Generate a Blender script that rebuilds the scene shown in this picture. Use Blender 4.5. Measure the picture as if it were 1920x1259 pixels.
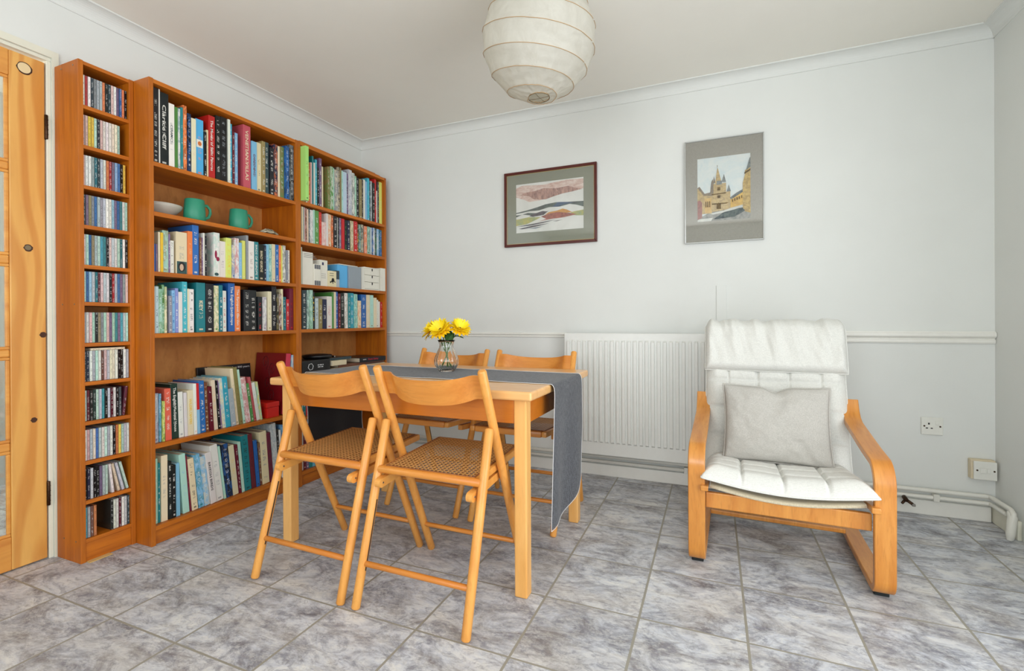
import bpy, bmesh, math, random
from mathutils import Vector, Matrix, Quaternion, noise as mnoise
for o in list(bpy.data.objects): bpy.data.objects.remove(o)
S=bpy.context.scene; COL=S.collection
PI=math.pi; sin=math.sin; cos=math.cos
# ---------------- camera
cd=bpy.data.cameras.new('camera'); cam=bpy.data.objects.new('camera',cd); COL.objects.link(cam); S.camera=cam
YAW,PIT,ROL,F=0.3984,-0.0017,-0.0049,897.6752
cd.sensor_width=36; cd.sensor_fit='HORIZONTAL'; cd.lens=36*F/1920; cd.shift_y=-25.98/1920; cd.clip_start=.02
fw=Vector((-sin(YAW)*cos(PIT),cos(YAW)*cos(PIT),sin(PIT))); rt=Vector((cos(YAW),sin(YAW),0)); up=rt.cross(fw)
r2=cos(ROL)*rt+sin(ROL)*up; u2=-sin(ROL)*rt+cos(ROL)*up
cam.matrix_world=Matrix(((r2.x,u2.x,-fw.x,2.5088),(r2.y,u2.y,-fw.y,-2.9694),(r2.z,u2.z,-fw.z,.9644),(0,0,0,1)))
# ---------------- world, daylight, added fill, exposure
W=bpy.data.worlds.new('sky'); S.world=W; W.use_nodes=True
bg=W.node_tree.nodes['Background']; bg.inputs[0].default_value=(.80,.90,1,1); bg.inputs[1].default_value=1.6
def area(name,loc,rot,sx,sy,p,col):
    l=bpy.data.lights.new(name,'AREA'); l.shape='RECTANGLE'; l.size=sx; l.size_y=sy; l.energy=p; l.color=col
    o=bpy.data.objects.new(name,l); COL.objects.link(o); o.location=loc; o.rotation_euler=rot; return o
area('daylight_patio',(3.98,-2.45,1.15),(0,math.radians(90),0),2.0,2.3,84,(.985,.99,1))      # outside the glazed opening in the right wall
area('fill_rear',(2.2,-4.92,1.45),(math.radians(124),0,0),2.4,1.6,116,(.93,.97,1))           # added fill outside the rear window, tilted up to brighten the ceiling
area('fill_hall',(-1.1,-3.2,1.6),(math.radians(90),0,0),.7,1.0,60,(1,.97,.93))  # added fill without a visible source, brightens the hall behind the door glass
S.view_settings.view_transform='Standard'; S.view_settings.look='None'; S.view_settings.gamma=1; S.view_settings.use_curve_mapping=False
S.view_settings.exposure=-.46
S.cycles.max_bounces=14; S.cycles.transmission_bounces=14; S.cycles.glossy_bounces=6; S.cycles.diffuse_bounces=5; S.cycles.transparent_max_bounces=12; S.cycles.use_denoising=True
try: S.cycles.denoiser='OPENIMAGEDENOISE'
except Exception: pass
# ---------------- helpers
def lin(c):
    c=c/255; return c/12.92 if c<=.04045 else ((c+.055)/1.055)**2.4
def rgb(r,g,b): return (lin(r),lin(g),lin(b),1)
class NT:
    def __init__(s,m): m.use_nodes=True; s.t=m.node_tree; s.n=s.t.nodes; s.b=s.n['Principled BSDF']
    def a(s,t,**k):
        x=s.n.new(t)
        for q,v in k.items(): setattr(x,q,v)
        return x
    def l(s,a,b): s.t.links.new(a,b)
    def m(s,op,a,b=None,c=None):
        x=s.n.new('ShaderNodeMath'); x.operation=op
        for i,v in enumerate((a,b,c)):
            if v is None: continue
            if isinstance(v,(int,float)): x.inputs[i].default_value=v
            else: s.l(v,x.inputs[i])
        return x.outputs[0]
    def mix(s,f,a,b,bt='MIX'):
        x=s.n.new('ShaderNodeMix'); x.data_type='RGBA'; x.blend_type=bt
        for i,v in ((0,f),(6,a),(7,b)):
            if isinstance(v,(int,float,tuple)): x.inputs[i].default_value=v
            else: s.l(v,x.inputs[i])
        return x.outputs[2]
    def co(s,sc=(1,1,1),kind='Object'):
        t=s.a('ShaderNodeTexCoord'); mp=s.a('ShaderNodeMapping'); mp.inputs['Scale'].default_value=sc; s.l(t.outputs[kind],mp.inputs[0]); return mp.outputs[0]
    def noise(s,v,sc,det=3,rough=.55,dist=0):
        x=s.a('ShaderNodeTexNoise'); s.l(v,x.inputs['Vector']); x.inputs['Scale'].default_value=sc; x.inputs['Detail'].default_value=det; x.inputs['Roughness'].default_value=rough; x.inputs['Distortion'].default_value=dist; return x.outputs[0]
    def ramp(s,f,*st):
        x=s.a('ShaderNodeValToRGB'); e=x.color_ramp.elements
        while len(e)<len(st): e.new(.5)
        for q,(p,c) in zip(e,st): q.position=p; q.color=c
        s.l(f,x.inputs[0]); return x.outputs[0]
    def bump(s,h,st=.3,d=.002):
        x=s.a('ShaderNodeBump'); x.inputs['Strength'].default_value=st; x.inputs['Distance'].default_value=d; s.l(h,x.inputs['Height']); s.l(x.outputs[0],s.b.inputs['Normal'])
def mat(name,col,rough=.5,metal=0,**k):
    m=bpy.data.materials.new(name); n=NT(m); n.b.inputs['Base Color'].default_value=col; n.b.inputs['Roughness'].default_value=rough; n.b.inputs['Metallic'].default_value=metal
    for q,v in k.items(): n.b.inputs[q.replace('_',' ')].default_value=v
    v=n.co((1,1,1)); x=n.noise(v,35,3); n.l(n.mix(.10,col,n.ramp(x,(.3,tuple(c*.72 for c in col[:3])+(1,)),(.7,col))),n.b.inputs['Base Color'])
    return m
def paint(name,col,rough=.7,sp=.10,tint=None):
    m=bpy.data.materials.new(name); n=NT(m); v=n.co((1,1,1)); a=n.noise(v,1.6,4,.6); b=n.noise(v,140,3)
    d=tuple(c*(1-sp) for c in col[:3])+(1,)
    if tint: d=tint
    n.l(n.ramp(a,(.32,d),(.62,col)),n.b.inputs['Base Color']); n.b.inputs['Roughness'].default_value=rough; n.bump(b,.12,.002); return m
def wood(name,c1,c2,sc=(14,14,1.1),rough=.35,ring=0,fine=1,coat=.2):
    m=bpy.data.materials.new(name); n=NT(m); v=n.co(sc); a=n.noise(v,1.6,5,.6,.6); f=n.noise(n.co(tuple(x*9 for x in sc)),1.2,2)
    col=n.ramp(a,(.3,c2),(.68,c1))
    if ring:
        w=n.a('ShaderNodeTexWave'); w.wave_type='BANDS'; w.bands_direction='Y'; n.l(n.co((1,1,.22)),w.inputs[0]); w.inputs['Scale'].default_value=ring; w.inputs['Distortion'].default_value=10; w.inputs['Detail'].default_value=1.2; w.inputs['Detail Scale'].default_value=1.1
        col=n.mix(.55,col,n.ramp(w.outputs[0],(.15,c2),(.7,c1)))
    dk=tuple(c*.78 for c in c2[:3])+(1,)
    col=n.mix(n.m('MULTIPLY',n.ramp(f,(.52,(0,0,0,1)),(.7,(1,1,1,1))),.35*fine),col,dk)
    n.l(col,n.b.inputs['Base Color']); n.b.inputs['Roughness'].default_value=rough; n.b.inputs['Coat Weight'].default_value=coat; n.b.inputs['Coat Roughness'].default_value=.25
    n.bump(f,.08,.001); return m
def fabric(name,c1,c2,sc=900,rough=.95,big=9,bst=.3):
    m=bpy.data.materials.new(name); n=NT(m); v=n.co(); a=n.noise(n.co((1,1,.15)),sc,2); b=n.noise(n.co((.15,1,1)),sc,2); s=n.m('ADD',n.m('MULTIPLY',a,.5),n.m('MULTIPLY',b,.5)); g=n.noise(v,big,3)
    col=n.ramp(s,(.40,c2),(.60,c1)); n.l(n.mix(n.m('MULTIPLY',g,.25),col,c2),n.b.inputs['Base Color']); n.b.inputs['Roughness'].default_value=rough; n.b.inputs['Sheen Weight'].default_value=.15; n.bump(s,bst,.0015); return m
def new_obj(name,me,m,parent=None,smooth=0):
    o=bpy.data.objects.new(name,me); COL.objects.link(o)
    if m is not None:
        for q in (m if isinstance(m,(list,tuple)) else [m]): me.materials.append(q)
    if parent is not None: o.parent=parent
    if smooth:
        for p in me.polygons: p.use_smooth=True
        if smooth<3:
            try: me.set_sharp_from_angle(angle=smooth)
            except Exception: pass
    return o
class MB:
    def __init__(s): s.b=bmesh.new()
    def box(s,x0,x1,y0,y1,z0,z1,bev=0,mi=0,seg=2,M=None):
        g=bmesh.ops.create_cube(s.b,size=1); vs=g['verts']
        for v in vs: v.co=Vector(((x0+x1)/2+v.co.x*(x1-x0),(y0+y1)/2+v.co.y*(y1-y0),(z0+z1)/2+v.co.z*(z1-z0)))
        fs=list({f for v in vs for f in v.link_faces})
        if bev:
            r=bmesh.ops.bevel(s.b,geom=list({e for v in vs for e in v.link_edges}),offset=bev,segments=seg,affect='EDGES',profile=.5,clamp_overlap=True); fs=list(set(r['faces'])|{f for f in fs if f.is_valid}); vs=list({v for f in fs for v in f.verts})
        for f in fs: f.material_index=mi
        if M is not None: bmesh.ops.transform(s.b,matrix=M,verts=vs)
        return s
    def tube(s,pts,r,n=12,cap=True,mi=0,sy=1,closed=False,rnd=True):
        """round bar along pts; r number or list; rounded tips"""
        P=[Vector(p) for p in pts]; R=list(r) if isinstance(r,(list,tuple)) else [r]*len(P)
        if rnd and not closed:
            a=(P[1]-P[0]).normalized(); b=(P[-1]-P[-2]).normalized(); r0,r1=R[0],R[-1]
            P=[P[0],P[0]+a*r0*.12,P[0]+a*r0*.45]+P[1:-1]+[P[-1]-b*r1*.45,P[-1]-b*r1*.12,P[-1]]
            R=[r0*.35,r0*.78,r0]+R[1:-1]+[r1,r1*.78,r1*.35]
        rings=[]; N=len(P); t0=(P[1]-P[0]).normalized(); u=t0.orthogonal().normalized()
        if abs(t0.z)<.9: u=Vector((0,0,1)).cross(t0).normalized()
        else: u=Vector((1,0,0)); u=(u-t0*u.dot(t0)).normalized()
        for i in range(N):
            if closed: t=(P[(i+1)%N]-P[i-1]).normalized()
            else: t=((P[min(i+1,N-1)]-P[i])+(P[i]-P[max(i-1,0)])).normalized()
            u=(u-t*u.dot(t)).normalized(); w=t.cross(u)
            rings.append([s.b.verts.new(P[i]+(u*cos(2*PI*k/n)+w*sin(2*PI*k/n)*sy)*R[i]) for k in range(n)])
        for i in range(N if closed else N-1):
            A,B=rings[i],rings[(i+1)%N]
            for k in range(n): s.b.faces.new((A[k],A[(k+1)%n],B[(k+1)%n],B[k])).material_index=mi
        if cap and not closed: s.b.faces.new(rings[0][::-1]).material_index=mi; s.b.faces.new(rings[-1]).material_index=mi
        return s
    def lathe(s,prof,n=32,c=(0,0,0),mi=0,fl=None,ax=None):
        rings=[]; c=Vector(c)
        for j,(r,z) in enumerate(prof):
            if r<1e-5: rings.append([s.b.verts.new(c+Vector((0,0,z)))])
            else: rings.append([s.b.verts.new(c+Vector(((r*(fl(2*PI*k/n,z) if fl else 1))*cos(2*PI*k/n),(r*(fl(2*PI*k/n,z) if fl else 1))*sin(2*PI*k/n),z))) for k in range(n)])
        for A,B in zip(rings,rings[1:]):
            for k in range(n):
                if len(A)==1 and len(B)==1: continue
                if len(A)==1: f=(A[0],B[k],B[(k+1)%n])
                elif len(B)==1: f=(A[k],A[(k+1)%n],B[0])
                else: f=(A[k],A[(k+1)%n],B[(k+1)%n],B[k])
                s.b.faces.new(f).material_index=mi
        return s
    def prism(s,poly,a,b,ax='y',mi=0):
        """extrude 2-D polygon; ax is the extrusion axis; polygon in the other two axes in order"""
        def P(p,t): return {'x':(t,p[0],p[1]),'y':(p[0],t,p[1]),'z':(p[0],p[1],t)}[ax]
        A=[s.b.verts.new(P(p,a)) for p in poly]; B=[s.b.verts.new(P(p,b)) for p in poly]; n=len(poly)
        s.b.faces.new(A).material_index=mi; s.b.faces.new(B[::-1]).material_index=mi
        for i in range(n): s.b.faces.new((A[i],B[i],B[(i+1)%n],A[(i+1)%n])).material_index=mi
        return s
    def grid(s,fn,nu,nv,mi=0,cu=False,cv=False):
        V=[[s.b.verts.new(fn(i/nu,j/nv)) for j in range(nv+(0 if cv else 1))] for i in range(nu+(0 if cu else 1))]
        for i in range(nu):
            for j in range(nv):
                a=V[i][j];b=V[(i+1)%len(V)][j];c=V[(i+1)%len(V)][(j+1)%len(V[0])];d=V[i][(j+1)%len(V[0])]
                try: s.b.faces.new((a,b,c,d)).material_index=mi
                except ValueError: pass
        return s
    def mesh(s,name):
        bmesh.ops.recalc_face_normals(s.b,faces=s.b.faces); me=bpy.data.meshes.new(name); s.b.to_mesh(me); s.b.free(); return me
    def obj(s,name,m,parent=None,smooth=0): return new_obj(name,s.mesh(name),m,parent,smooth)
SM=.7
def tag(o,label=None,cat=None,group=None,kind=None):
    if label: o['label']=label
    if cat: o['category']=cat
    if group: o['group']=group
    if kind: o['kind']=kind
    return o
def struct(o): o['kind']='structure'; return o
def thing(name,label,cat,loc=(0,0,0),rz=0,group=None):
    o=bpy.data.objects.new(name,None); COL.objects.link(o); o.location=loc; o.rotation_euler=(0,0,rz); o.empty_display_size=.05; return tag(o,label,cat,group)
def dup(root,loc,rz,label):
    r=root.copy(); COL.objects.link(r); r.location=loc; r.rotation_euler=(0,0,rz); r['label']=label
    for ch in list(root.children):
        c=ch.copy(); COL.objects.link(c); c.parent=r
        for g in ch.children:
            d=g.copy(); COL.objects.link(d); d.parent=c
    return r
def subsurf(o,l=1):
    m=o.modifiers.new('s','SUBSURF'); m.levels=l; m.render_levels=l; return o
def text_mesh(body,w,h,cond=1):
    """flat lettering mesh w long (x) and h high (y), centred"""
    c=bpy.data.curves.new('t','FONT'); c.body=body; c.size=1; c.align_x='CENTER'; c.align_y='CENTER'; c.offset=.012; c.resolution_u=2
    o=bpy.data.objects.new('t',c); COL.objects.link(o); dg=bpy.context.evaluated_depsgraph_get(); dg.update()
    me=bpy.data.meshes.new_from_object(o.evaluated_get(dg)); bpy.data.objects.remove(o); bpy.data.curves.remove(c)
    xs=[v.co.x for v in me.vertices]; ys=[v.co.y for v in me.vertices]; cx=(max(xs)+min(xs))/2; cy=(max(ys)+min(ys))/2
    fx=w/max(1e-6,max(xs)-min(xs)); fy=h/max(1e-6,max(ys)-min(ys))
    for v in me.vertices: v.co=Vector(((v.co.x-cx)*fx,(v.co.y-cy)*fy,0))
    return me
# ---------------- materials
WALL=paint('wall_paint',rgb(223,225,221),.75,.04)
CEIL=paint('ceiling_paint',rgb(240,237,228),.8,.03)
TRIM=mat('white_gloss_paint',rgb(232,231,224),.35)
TRIM2=mat('cream_gloss_paint',rgb(224,222,205),.4)
ORANGE=wood('orange_veneer',rgb(194,108,10),rgb(158,80,4),(16,16,1.0),.48,coat=.06)
ORANGEH=wood('orange_veneer_horizontal',rgb(200,112,14),rgb(164,84,6),(16,1.0,16),.48,coat=.06)
PLY=wood('plywood_back',rgb(206,142,74),rgb(166,98,40),(4,4,1.6),.6,coat=0)
BEECH=wood('beech',rgb(234,168,84),rgb(216,142,58),(10,10,1.4),.38,fine=.8)
BEECHX=wood('beech_long',rgb(224,150,66),rgb(202,122,42),(1.2,12,12),.38,fine=.8)
APRON=wood('apron_beech',rgb(202,118,26),rgb(184,98,14),(1.2,12,12),.4,fine=.5)
BEECHL=wood('beech_leg',rgb(240,186,112),rgb(228,166,88),(10,10,1.4),.38,fine=.6)
BEECHT=wood('beech_tabletop',rgb(240,190,126),rgb(226,166,98),(1.2,12,12),.3,fine=.5,coat=.4)
PINE=wood('knotty_pine',rgb(232,180,96),rgb(204,136,58),(3,3,.5),.35,ring=5,fine=.5,coat=.4)
PINEH=wood('pine_rail',rgb(230,168,80),rgb(204,130,52),(3,.5,8),.35,fine=.5,coat=.4)
BLACKP=mat('black_plastic',rgb(24,24,26),.35)
RUBBER=mat('black_rubber',rgb(20,28,30),.7)
WHITEP=mat('white_plastic',rgb(226,226,218),.35)
METAL=mat('steel',rgb(150,145,140),.35,1)
BRONZE=mat('dark_bronze',rgb(70,52,40),.4,1)
ENAMEL=mat('white_enamel',rgb(228,229,224),.3)
CREAMF=fabric('cream_cotton',rgb(226,226,220),rgb(208,208,202),500,.9,5,.15)
CANVAS=fabric('natural_canvas',rgb(226,215,188),rgb(205,192,162),500)
LINEN=fabric('grey_linen',rgb(198,195,188),rgb(170,167,160),900,.95,5,.25)
DENIM=fabric('charcoal_weave',rgb(106,108,114),rgb(42,44,50),380,.95,7,.5)
HEM=mat('white_hem',rgb(225,225,225),.8)
PAGES=mat('paper_pages',rgb(214,203,178),.9)
PAPERW=mat('white_card',rgb(228,225,212),.7)
# ---------------- floor
RW,RY,RH=3.734,-4.6,2.344
def floor_mat():
    m=bpy.data.materials.new('slate_floor_tile'); n=NT(m); v=n.co()
    sp=n.a('ShaderNodeSeparateXYZ'); n.l(v,sp.inputs[0])
    tx=n.m('DIVIDE',n.m('SUBTRACT',sp.outputs[0],1.965-3.175),.3175); ty=n.m('DIVIDE',n.m('ADD',sp.outputs[1],.404+6.54),.327)
    fx=n.m('FRACT',tx); fy=n.m('FRACT',ty); ix=n.m('FLOOR',tx); iy=n.m('FLOOR',ty)
    ex=n.m('MULTIPLY',n.m('MINIMUM',fx,n.m('SUBTRACT',1,fx)),.3175); ey=n.m('MULTIPLY',n.m('MINIMUM',fy,n.m('SUBTRACT',1,fy)),.327)
    e=n.m('MINIMUM',n.m('ADD',ex,-.0004),n.m('ADD',ey,.0002))
    w=n.noise(v,60,2)
    g=n.m('LESS_THAN',n.m('ADD',e,n.m('MULTIPLY',n.m('SUBTRACT',w,.5),.0018)),.0036)
    cmb=n.a('ShaderNodeCombineXYZ'); n.l(ix,cmb.inputs[0]); n.l(iy,cmb.inputs[1])
    wn=n.a('ShaderNodeTexWhiteNoise'); wn.noise_dimensions='3D'; n.l(cmb.outputs[0],wn.inputs[0])
    off=n.a('ShaderNodeVectorMath',operation='SCALE'); n.l(wn.outputs['Color'],off.inputs[0]); off.inputs[3].default_value=40
    add=n.a('ShaderNodeVectorMath',operation='ADD'); n.l(v,add.inputs[0]); n.l(off.outputs[0],add.inputs[1])
    mp=n.a('ShaderNodeMapping'); mp.inputs['Scale'].default_value=(1,1.7,1); n.l(add.outputs[0],mp.inputs[0]); q=mp.outputs[0]
    a=n.noise(q,5.0,8,.74,.9); b=n.noise(q,13,7,.76,1.2); c=n.noise(q,3.2,4,.6,.4); h=n.noise(q,34,6,.85); st=n.noise(n.co((7,26,1)),1,6,.75,.5)
    col=n.ramp(a,(.36,rgb(112,110,116)),(.45,rgb(160,162,170)),(.54,rgb(198,202,210)),(.66,rgb(224,224,222)))
    col=n.mix(n.m('MULTIPLY',n.ramp(c,(.45,(0,0,0,1)),(.66,(1,1,1,1))),.35),col,rgb(196,184,166))
    col=n.mix(n.m('MULTIPLY',n.ramp(b,(.50,(0,0,0,1)),(.60,(1,1,1,1))),.52),col,rgb(108,108,122))
    col=n.mix(n.m('MULTIPLY',n.ramp(h,(.48,(0,0,0,1)),(.62,(1,1,1,1))),.5),col,rgb(226,226,222))
    col=n.mix(n.m('MULTIPLY',n.ramp(st,(.52,(0,0,0,1)),(.60,(1,1,1,1))),.24),col,rgb(118,106,98)); col=n.mix(n.m('MULTIPLY',wn.outputs[0],.10),col,rgb(134,132,134))
    col=n.mix(g,col,rgb(150,146,134))
    n.l(col,n.b.inputs['Base Color']); n.b.inputs['Roughness'].default_value=.42
    n.l(n.m('ADD',.36,n.m('MULTIPLY',b,.25)),n.b.inputs['Roughness'])
    n.bump(n.m('SUBTRACT',n.m('MULTIPLY',b,.35),g),.35,.002); return m
FLOOR=floor_mat()
struct(MB().box(-.10,RW+.25,RY-.1,.1,-.1,0).obj('floor',FLOOR))
struct(MB().box(-.10,RW+.25,RY-.1,.1,RH,RH+.1).obj('ceiling',CEIL))
struct(MB().box(-.10,RW+.25,0,.1,0,RH).obj('wall_back',WALL))
# left wall with door opening
DY0,DY1,DZ=-2.70,-1.885,2.055
b=MB(); b.box(-.10,0,DY1,0,0,RH); b.box(-.10,0,RY,DY0,0,RH); b.box(-.10,0,DY0,DY1,DZ,RH); struct(b.obj('wall_left',WALL))
# right wall with glazed patio opening beyond the frame
PY0,PY1,PZ=-3.55,-1.35,2.08
b=MB(); b.box(RW,RW+.22,PY1,0,0,RH); b.box(RW,RW+.22,RY,PY0,0,RH); b.box(RW,RW+.22,PY0,PY1,PZ,RH); struct(b.obj('wall_right',WALL))
# rear wall with an unseen window added for fill light
b=MB(); b.box(0,.9,RY-.1,RY,0,RH); b.box(3.4,RW,RY-.1,RY,0,RH); b.box(.9,3.4,RY-.1,RY,0,.75); b.box(.9,3.4,RY-.1,RY,2.1,RH); struct(b.obj('wall_rear',WALL))
GL=bpy.data.materials.new('window_glass'); n=NT(GL); tr=n.a('ShaderNodeBsdfTransparent'); gl=n.a('ShaderNodeBsdfGlossy'); gl.inputs['Roughness'].default_value=.02; mx=n.a('ShaderNodeMixShader'); mx.inputs[0].default_value=.08; n.l(tr.outputs[0],mx.inputs[1]); n.l(gl.outputs[0],mx.inputs[2]); n.l(mx.outputs[0],n.n['Material Output'].inputs[0])
def window(name,ax,x,a0,a1,z0,z1,nm):
    b=MB(); t=.03
    def B(p0,p1,q0,q1,th=t):
        if ax=='x': b.box(x-th,x+th,p0,p1,q0,q1,.004)
        else: b.box(p0,p1,x-th,x+th,q0,q1,.004)
    w=.055; B(a0,a1,z0,z0+w); B(a0,a1,z1-w,z1); B(a0,a0+w,z0+w,z1-w); B(a1-w,a1,z0+w,z1-w)
    for k in range(1,nm): c=a0+(a1-a0)*k/nm; B(c-w/2,c+w/2,z0+w,z1-w)
    o=struct(b.obj(name,WHITEP))
    b=MB(); q=.004
    if ax=='x': b.box(x-q,x+q,a0+w,a1-w,z0+w,z1-w)
    else: b.box(a0+w,a1-w,x-q,x+q,z0+w,z1-w)
    b.obj('glass_pane',GL,o); return o
window('window_1','x',RW+.14,PY0,PY1,.0,PZ,2); window('fill_window','y',RY-.06,.9,3.4,.75,2.1,3)  # the rear one is unseen, added for fill light
# coving: one length per wall
cv=[(0,0),(.0612,0)]+[(.0612-.050*sin(t*PI/12)*1-.0,-.0062-(.0482)*(1-cos(t*PI/12))) for t in range(0,7)]+[(.006,-.0556),(0,-.0556)]
cv=[(0,0),(.0612,0),(.0612,-.004)]+[(.0592-.052*sin(t*PI/16),-.006-.046*(1-cos(t*PI/16))) for t in range(0,9)]+[(.005,-.0556),(0,-.0556)]
def mapc(f): return [f(p) for p in cv]
struct(MB().prism([(p[0],RH+p[1]) for p in cv],RY,0,'y').obj('trim_1',WALL))
struct(MB().prism([(-p[0],RH+p[1]) for p in cv],0,RW,'x').obj('trim_2',WALL))
struct(MB().prism([(RW-p[0],RH+p[1]) for p in cv],RY,0,'y').obj('trim_3',WALL))
# dado rail in two lengths
def dado(name,x0,x1,z0,z1,d):
    h=z1-z0; pr=[(0,z0),(-d*.45,z0),(-d*.6,z0+h*.12),(-d*.6,z0+h*.30),(-d*.35,z0+h*.36),(-d*.35,z0+h*.42),(-d*.75,z0+h*.5),(-d,z0+h*.62),(-d,z0+h*.86),(-d*.8,z0+h*.92),(-d*.8,z1),(0,z1)]
    struct(MB().prism(pr,x0,x1,'x').obj(name,TRIM))
dado('trim_4',.0,1.638,.856,.887,.014); dado('trim_5',2.87,RW-.002,.845,.903,.022)
# skirting
struct(MB().box(0,RW-.02,-.016,0,0,.072,.004).obj('baseboard_back',TRIM))
struct(MB().box(RW-.016,RW,-.215,-.0,0,.085,.004).box(RW-.016,RW,PY1,-.26,0,.085,.004).obj('baseboard_right',TRIM2))
struct(MB().box(0,.010,-1.868,-.02,0,.07,.003).obj('baseboard_left',TRIM2))
# white trunking on the wall above the radiator
struct(MB().box(2.524,2.577,-.006,0,.9,1.16,.002).obj('trim_6',WALL))
# door casing
b=MB(); 
for y0,y1 in ((DY1,-1.8635),(-2.722,DY0)): b.box(.0,.007,y0,y1,0,DZ)
b.box(.0,.007,-2.722,-1.8635,DZ,2.083)
b.box(-.10,-.002,-1.9005,DY1,0,2.04,.003); b.box(-.10,-.002,DY0,-2.684,0,2.04,.003); b.box(-.10,-.002,DY0,DY1,2.04,DZ,.003)
struct(b.obj('trim_7',TRIM2))
# door: stiles, rails, panes
d=struct(thing('door_1',None,None,(-.004,-1.905,.006))); 
def dbx(name,x0,x1,y0,y1,z0,z1,m,bev=.003): return MB().box(x0,x1,y0,y1,z0,z1,bev).obj(name,m,d)
H=2.022; Wd=.772; T=.036
dbx('stile',-T,0,-.108,0,0,H,PINE); dbx('stile',-T,0,-Wd,-Wd+.108,0,H,PINE)
zs=[.128,.461,.494,.826,.856,1.19,1.223,1.555,1.585,1.922]
dbx('rail',-T,0,-Wd+.108,-.108,0,zs[0]-.0,PINEH); dbx('rail',-T,0,-Wd+.108,-.108,zs[9],H,PINEH)
for i in (1,3,5,7): dbx('glazing_bar',-T+.006,-.004,-Wd+.108,-.108,zs[i],zs[i+1],PINEH,.005)
dbx('glazing_bar',-T+.007,-.005,-Wd/2-.016,-Wd/2+.016,zs[0],zs[9],PINE,.005)
DG=bpy.data.materials.new('door_glass'); n=NT(DG); tr=n.a('ShaderNodeBsdfTransparent'); tr.inputs[0].default_value=(.86,.89,.88,1); gl=n.a('ShaderNodeBsdfGlossy'); gl.inputs['Roughness'].default_value=.03; mx=n.a('ShaderNodeMixShader'); fr=n.a('ShaderNodeFresnel'); fr.inputs[0].default_value=1.5; n.l(n.m('ADD',fr.outputs[0],.08),mx.inputs[0]); n.l(tr.outputs[0],mx.inputs[1]); n.l(gl.outputs[0],mx.inputs[2]); n.l(mx.outputs[0],n.n['Material Output'].inputs[0])
for k in range(5):
    for s in (0,1):
        y1=-.108-s*(Wd/2-.108+.016); y0=y1-(Wd/2-.108-.016); z0,z1=zs[2*k],zs[2*k+1]
        p=MB().box(-.020,-.016,y0,y1,z0,z1).obj('glass_pane',DG,d)
        b=MB()
        for (c0,c1,e0,e1) in ((y0,y1,z0,z0+.012),(y0,y1,z1-.012,z1),(y0,y0+.012,z0+.012,z1-.012),(y1-.012,y1,z0+.012,z1-.012)): b.box(-.016,-.005,c0,c1,e0,e1,.003)
        b.obj('glazing_bead',PINEH,p)
KN=mat('dark_knot',rgb(66,34,12),.5); KP=mat('pale_knot_filler',rgb(226,205,160),.5); KG=mat('grey_knot',rgb(120,110,84),.5)
for y,z,r,m in ((-.062,1.969,.020,KP),(-.054,1.258,.010,KG),(-.040,.570,.006,KN),(-.010,.911,.007,KN)):
    b=MB(); b.b.faces.new([b.b.verts.new((.0005,y+cos(t*PI/10)*(r+.004+.0015*sin(t*2)),z+sin(t*PI/10)*(r+.0045))) for t in range(20)]); k=b.obj('knot',KN,d)
    if m is not KN: b=MB(); b.b.faces.new([b.b.verts.new((.0012,y-.001+cos(t*PI/10)*r,z+.001+sin(t*PI/10)*r)) for t in range(20)]); b.obj('knot_plug',m,k)
for z in (1.76,.262):
    b=MB(); b.tube([(.004,.003,z-.05),(.004,.003,z+.05)],.0055,10); b.box(-.012,.002,-.002,.0045,z-.05,z+.05,.001)
    for q in (-.03,-.01,.01,.03): b.tube([(.004,.003,z+q-.001),(.004,.003,z+q+.001)],.0066,10,rnd=False)
    b.obj('hinge',BRONZE,d,SM)
b=MB(); b.lathe([(0,.0),(.024,0),(.024,.004),(.009,.006),(.009,.03),(.024,.04),(.027,.052),(.018,.064),(0,.066)],20); o=b.obj('door_knob',BRONZE,d,SM); o.location=(0,-Wd+.055,1.0); o.rotation_euler=(0,PI/2,0)
# hallway behind the glazed door
HW=paint('hall_paint',rgb(205,207,204),.8,.04); b=MB(); b.box(-1.5,-1.4,-3.9,-1.0,0,RH); b.box(-1.5,-.1,-1.1,-1.0,0,RH); b.box(-1.5,-.1,-3.9,-3.8,0,RH); struct(b.obj('wall_hall',HW))
struct(MB().box(-1.5,-.1,-3.9,-1.0,-.1,0).obj('floor_hall',FLOOR)); struct(MB().box(-1.5,-.1,-3.9,-1.0,RH,RH+.1).obj('ceiling_hall',CEIL))
# ---------------- radiator and pipes
t=thing('radiator','white panel radiator with vertical ribs on the wall behind the table','radiator',(0,0,0))
X0,X1,Z0,Z1,YF=1.652,2.852,.150,.887,-.098
b=MB(); b.box(X0,X1,YF+.0,YF+.010,Z0,Z1,.004)
pt=.0335; k0=X0+.030
nr=int((X1-X0-.05)/pt)
for i in range(nr):
    x=k0+i*pt; y0,y1=YF-.013,YF+.001; za,zb=Z0+.075,Z1-.042
    V=[]
    for (z,yy,w) in ((za,YF+.0005,.0125),(za+.010,y0,.0095),(zb-.010,y0,.0095),(zb,YF+.0005,.0125)): V.append([b.b.verts.new((x-w,yy if yy==YF+.0005 else YF+.0005,z)),b.b.verts.new((x-w*.80,yy,z)),b.b.verts.new((x+w*.80,yy,z)),b.b.verts.new((x+w,yy if yy==YF+.0005 else YF+.0005,z))])
    for A,B in zip(V,V[1:]):
        for k in range(3): b.b.faces.new((A[k],A[k+1],B[k+1],B[k]))
b.obj('front_panel',ENAMEL,t)
MB().box(X0,X1,YF+.050,YF+.060,Z0+.01,Z1-.01,.004).obj('rear_panel',ENAMEL,t)
b=MB(); b.box(X0+.004,X1-.004,YF+.010,YF+.050,Z1-.012,Z1-.004)
b.obj('top_grille',ENAMEL,t)
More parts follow.
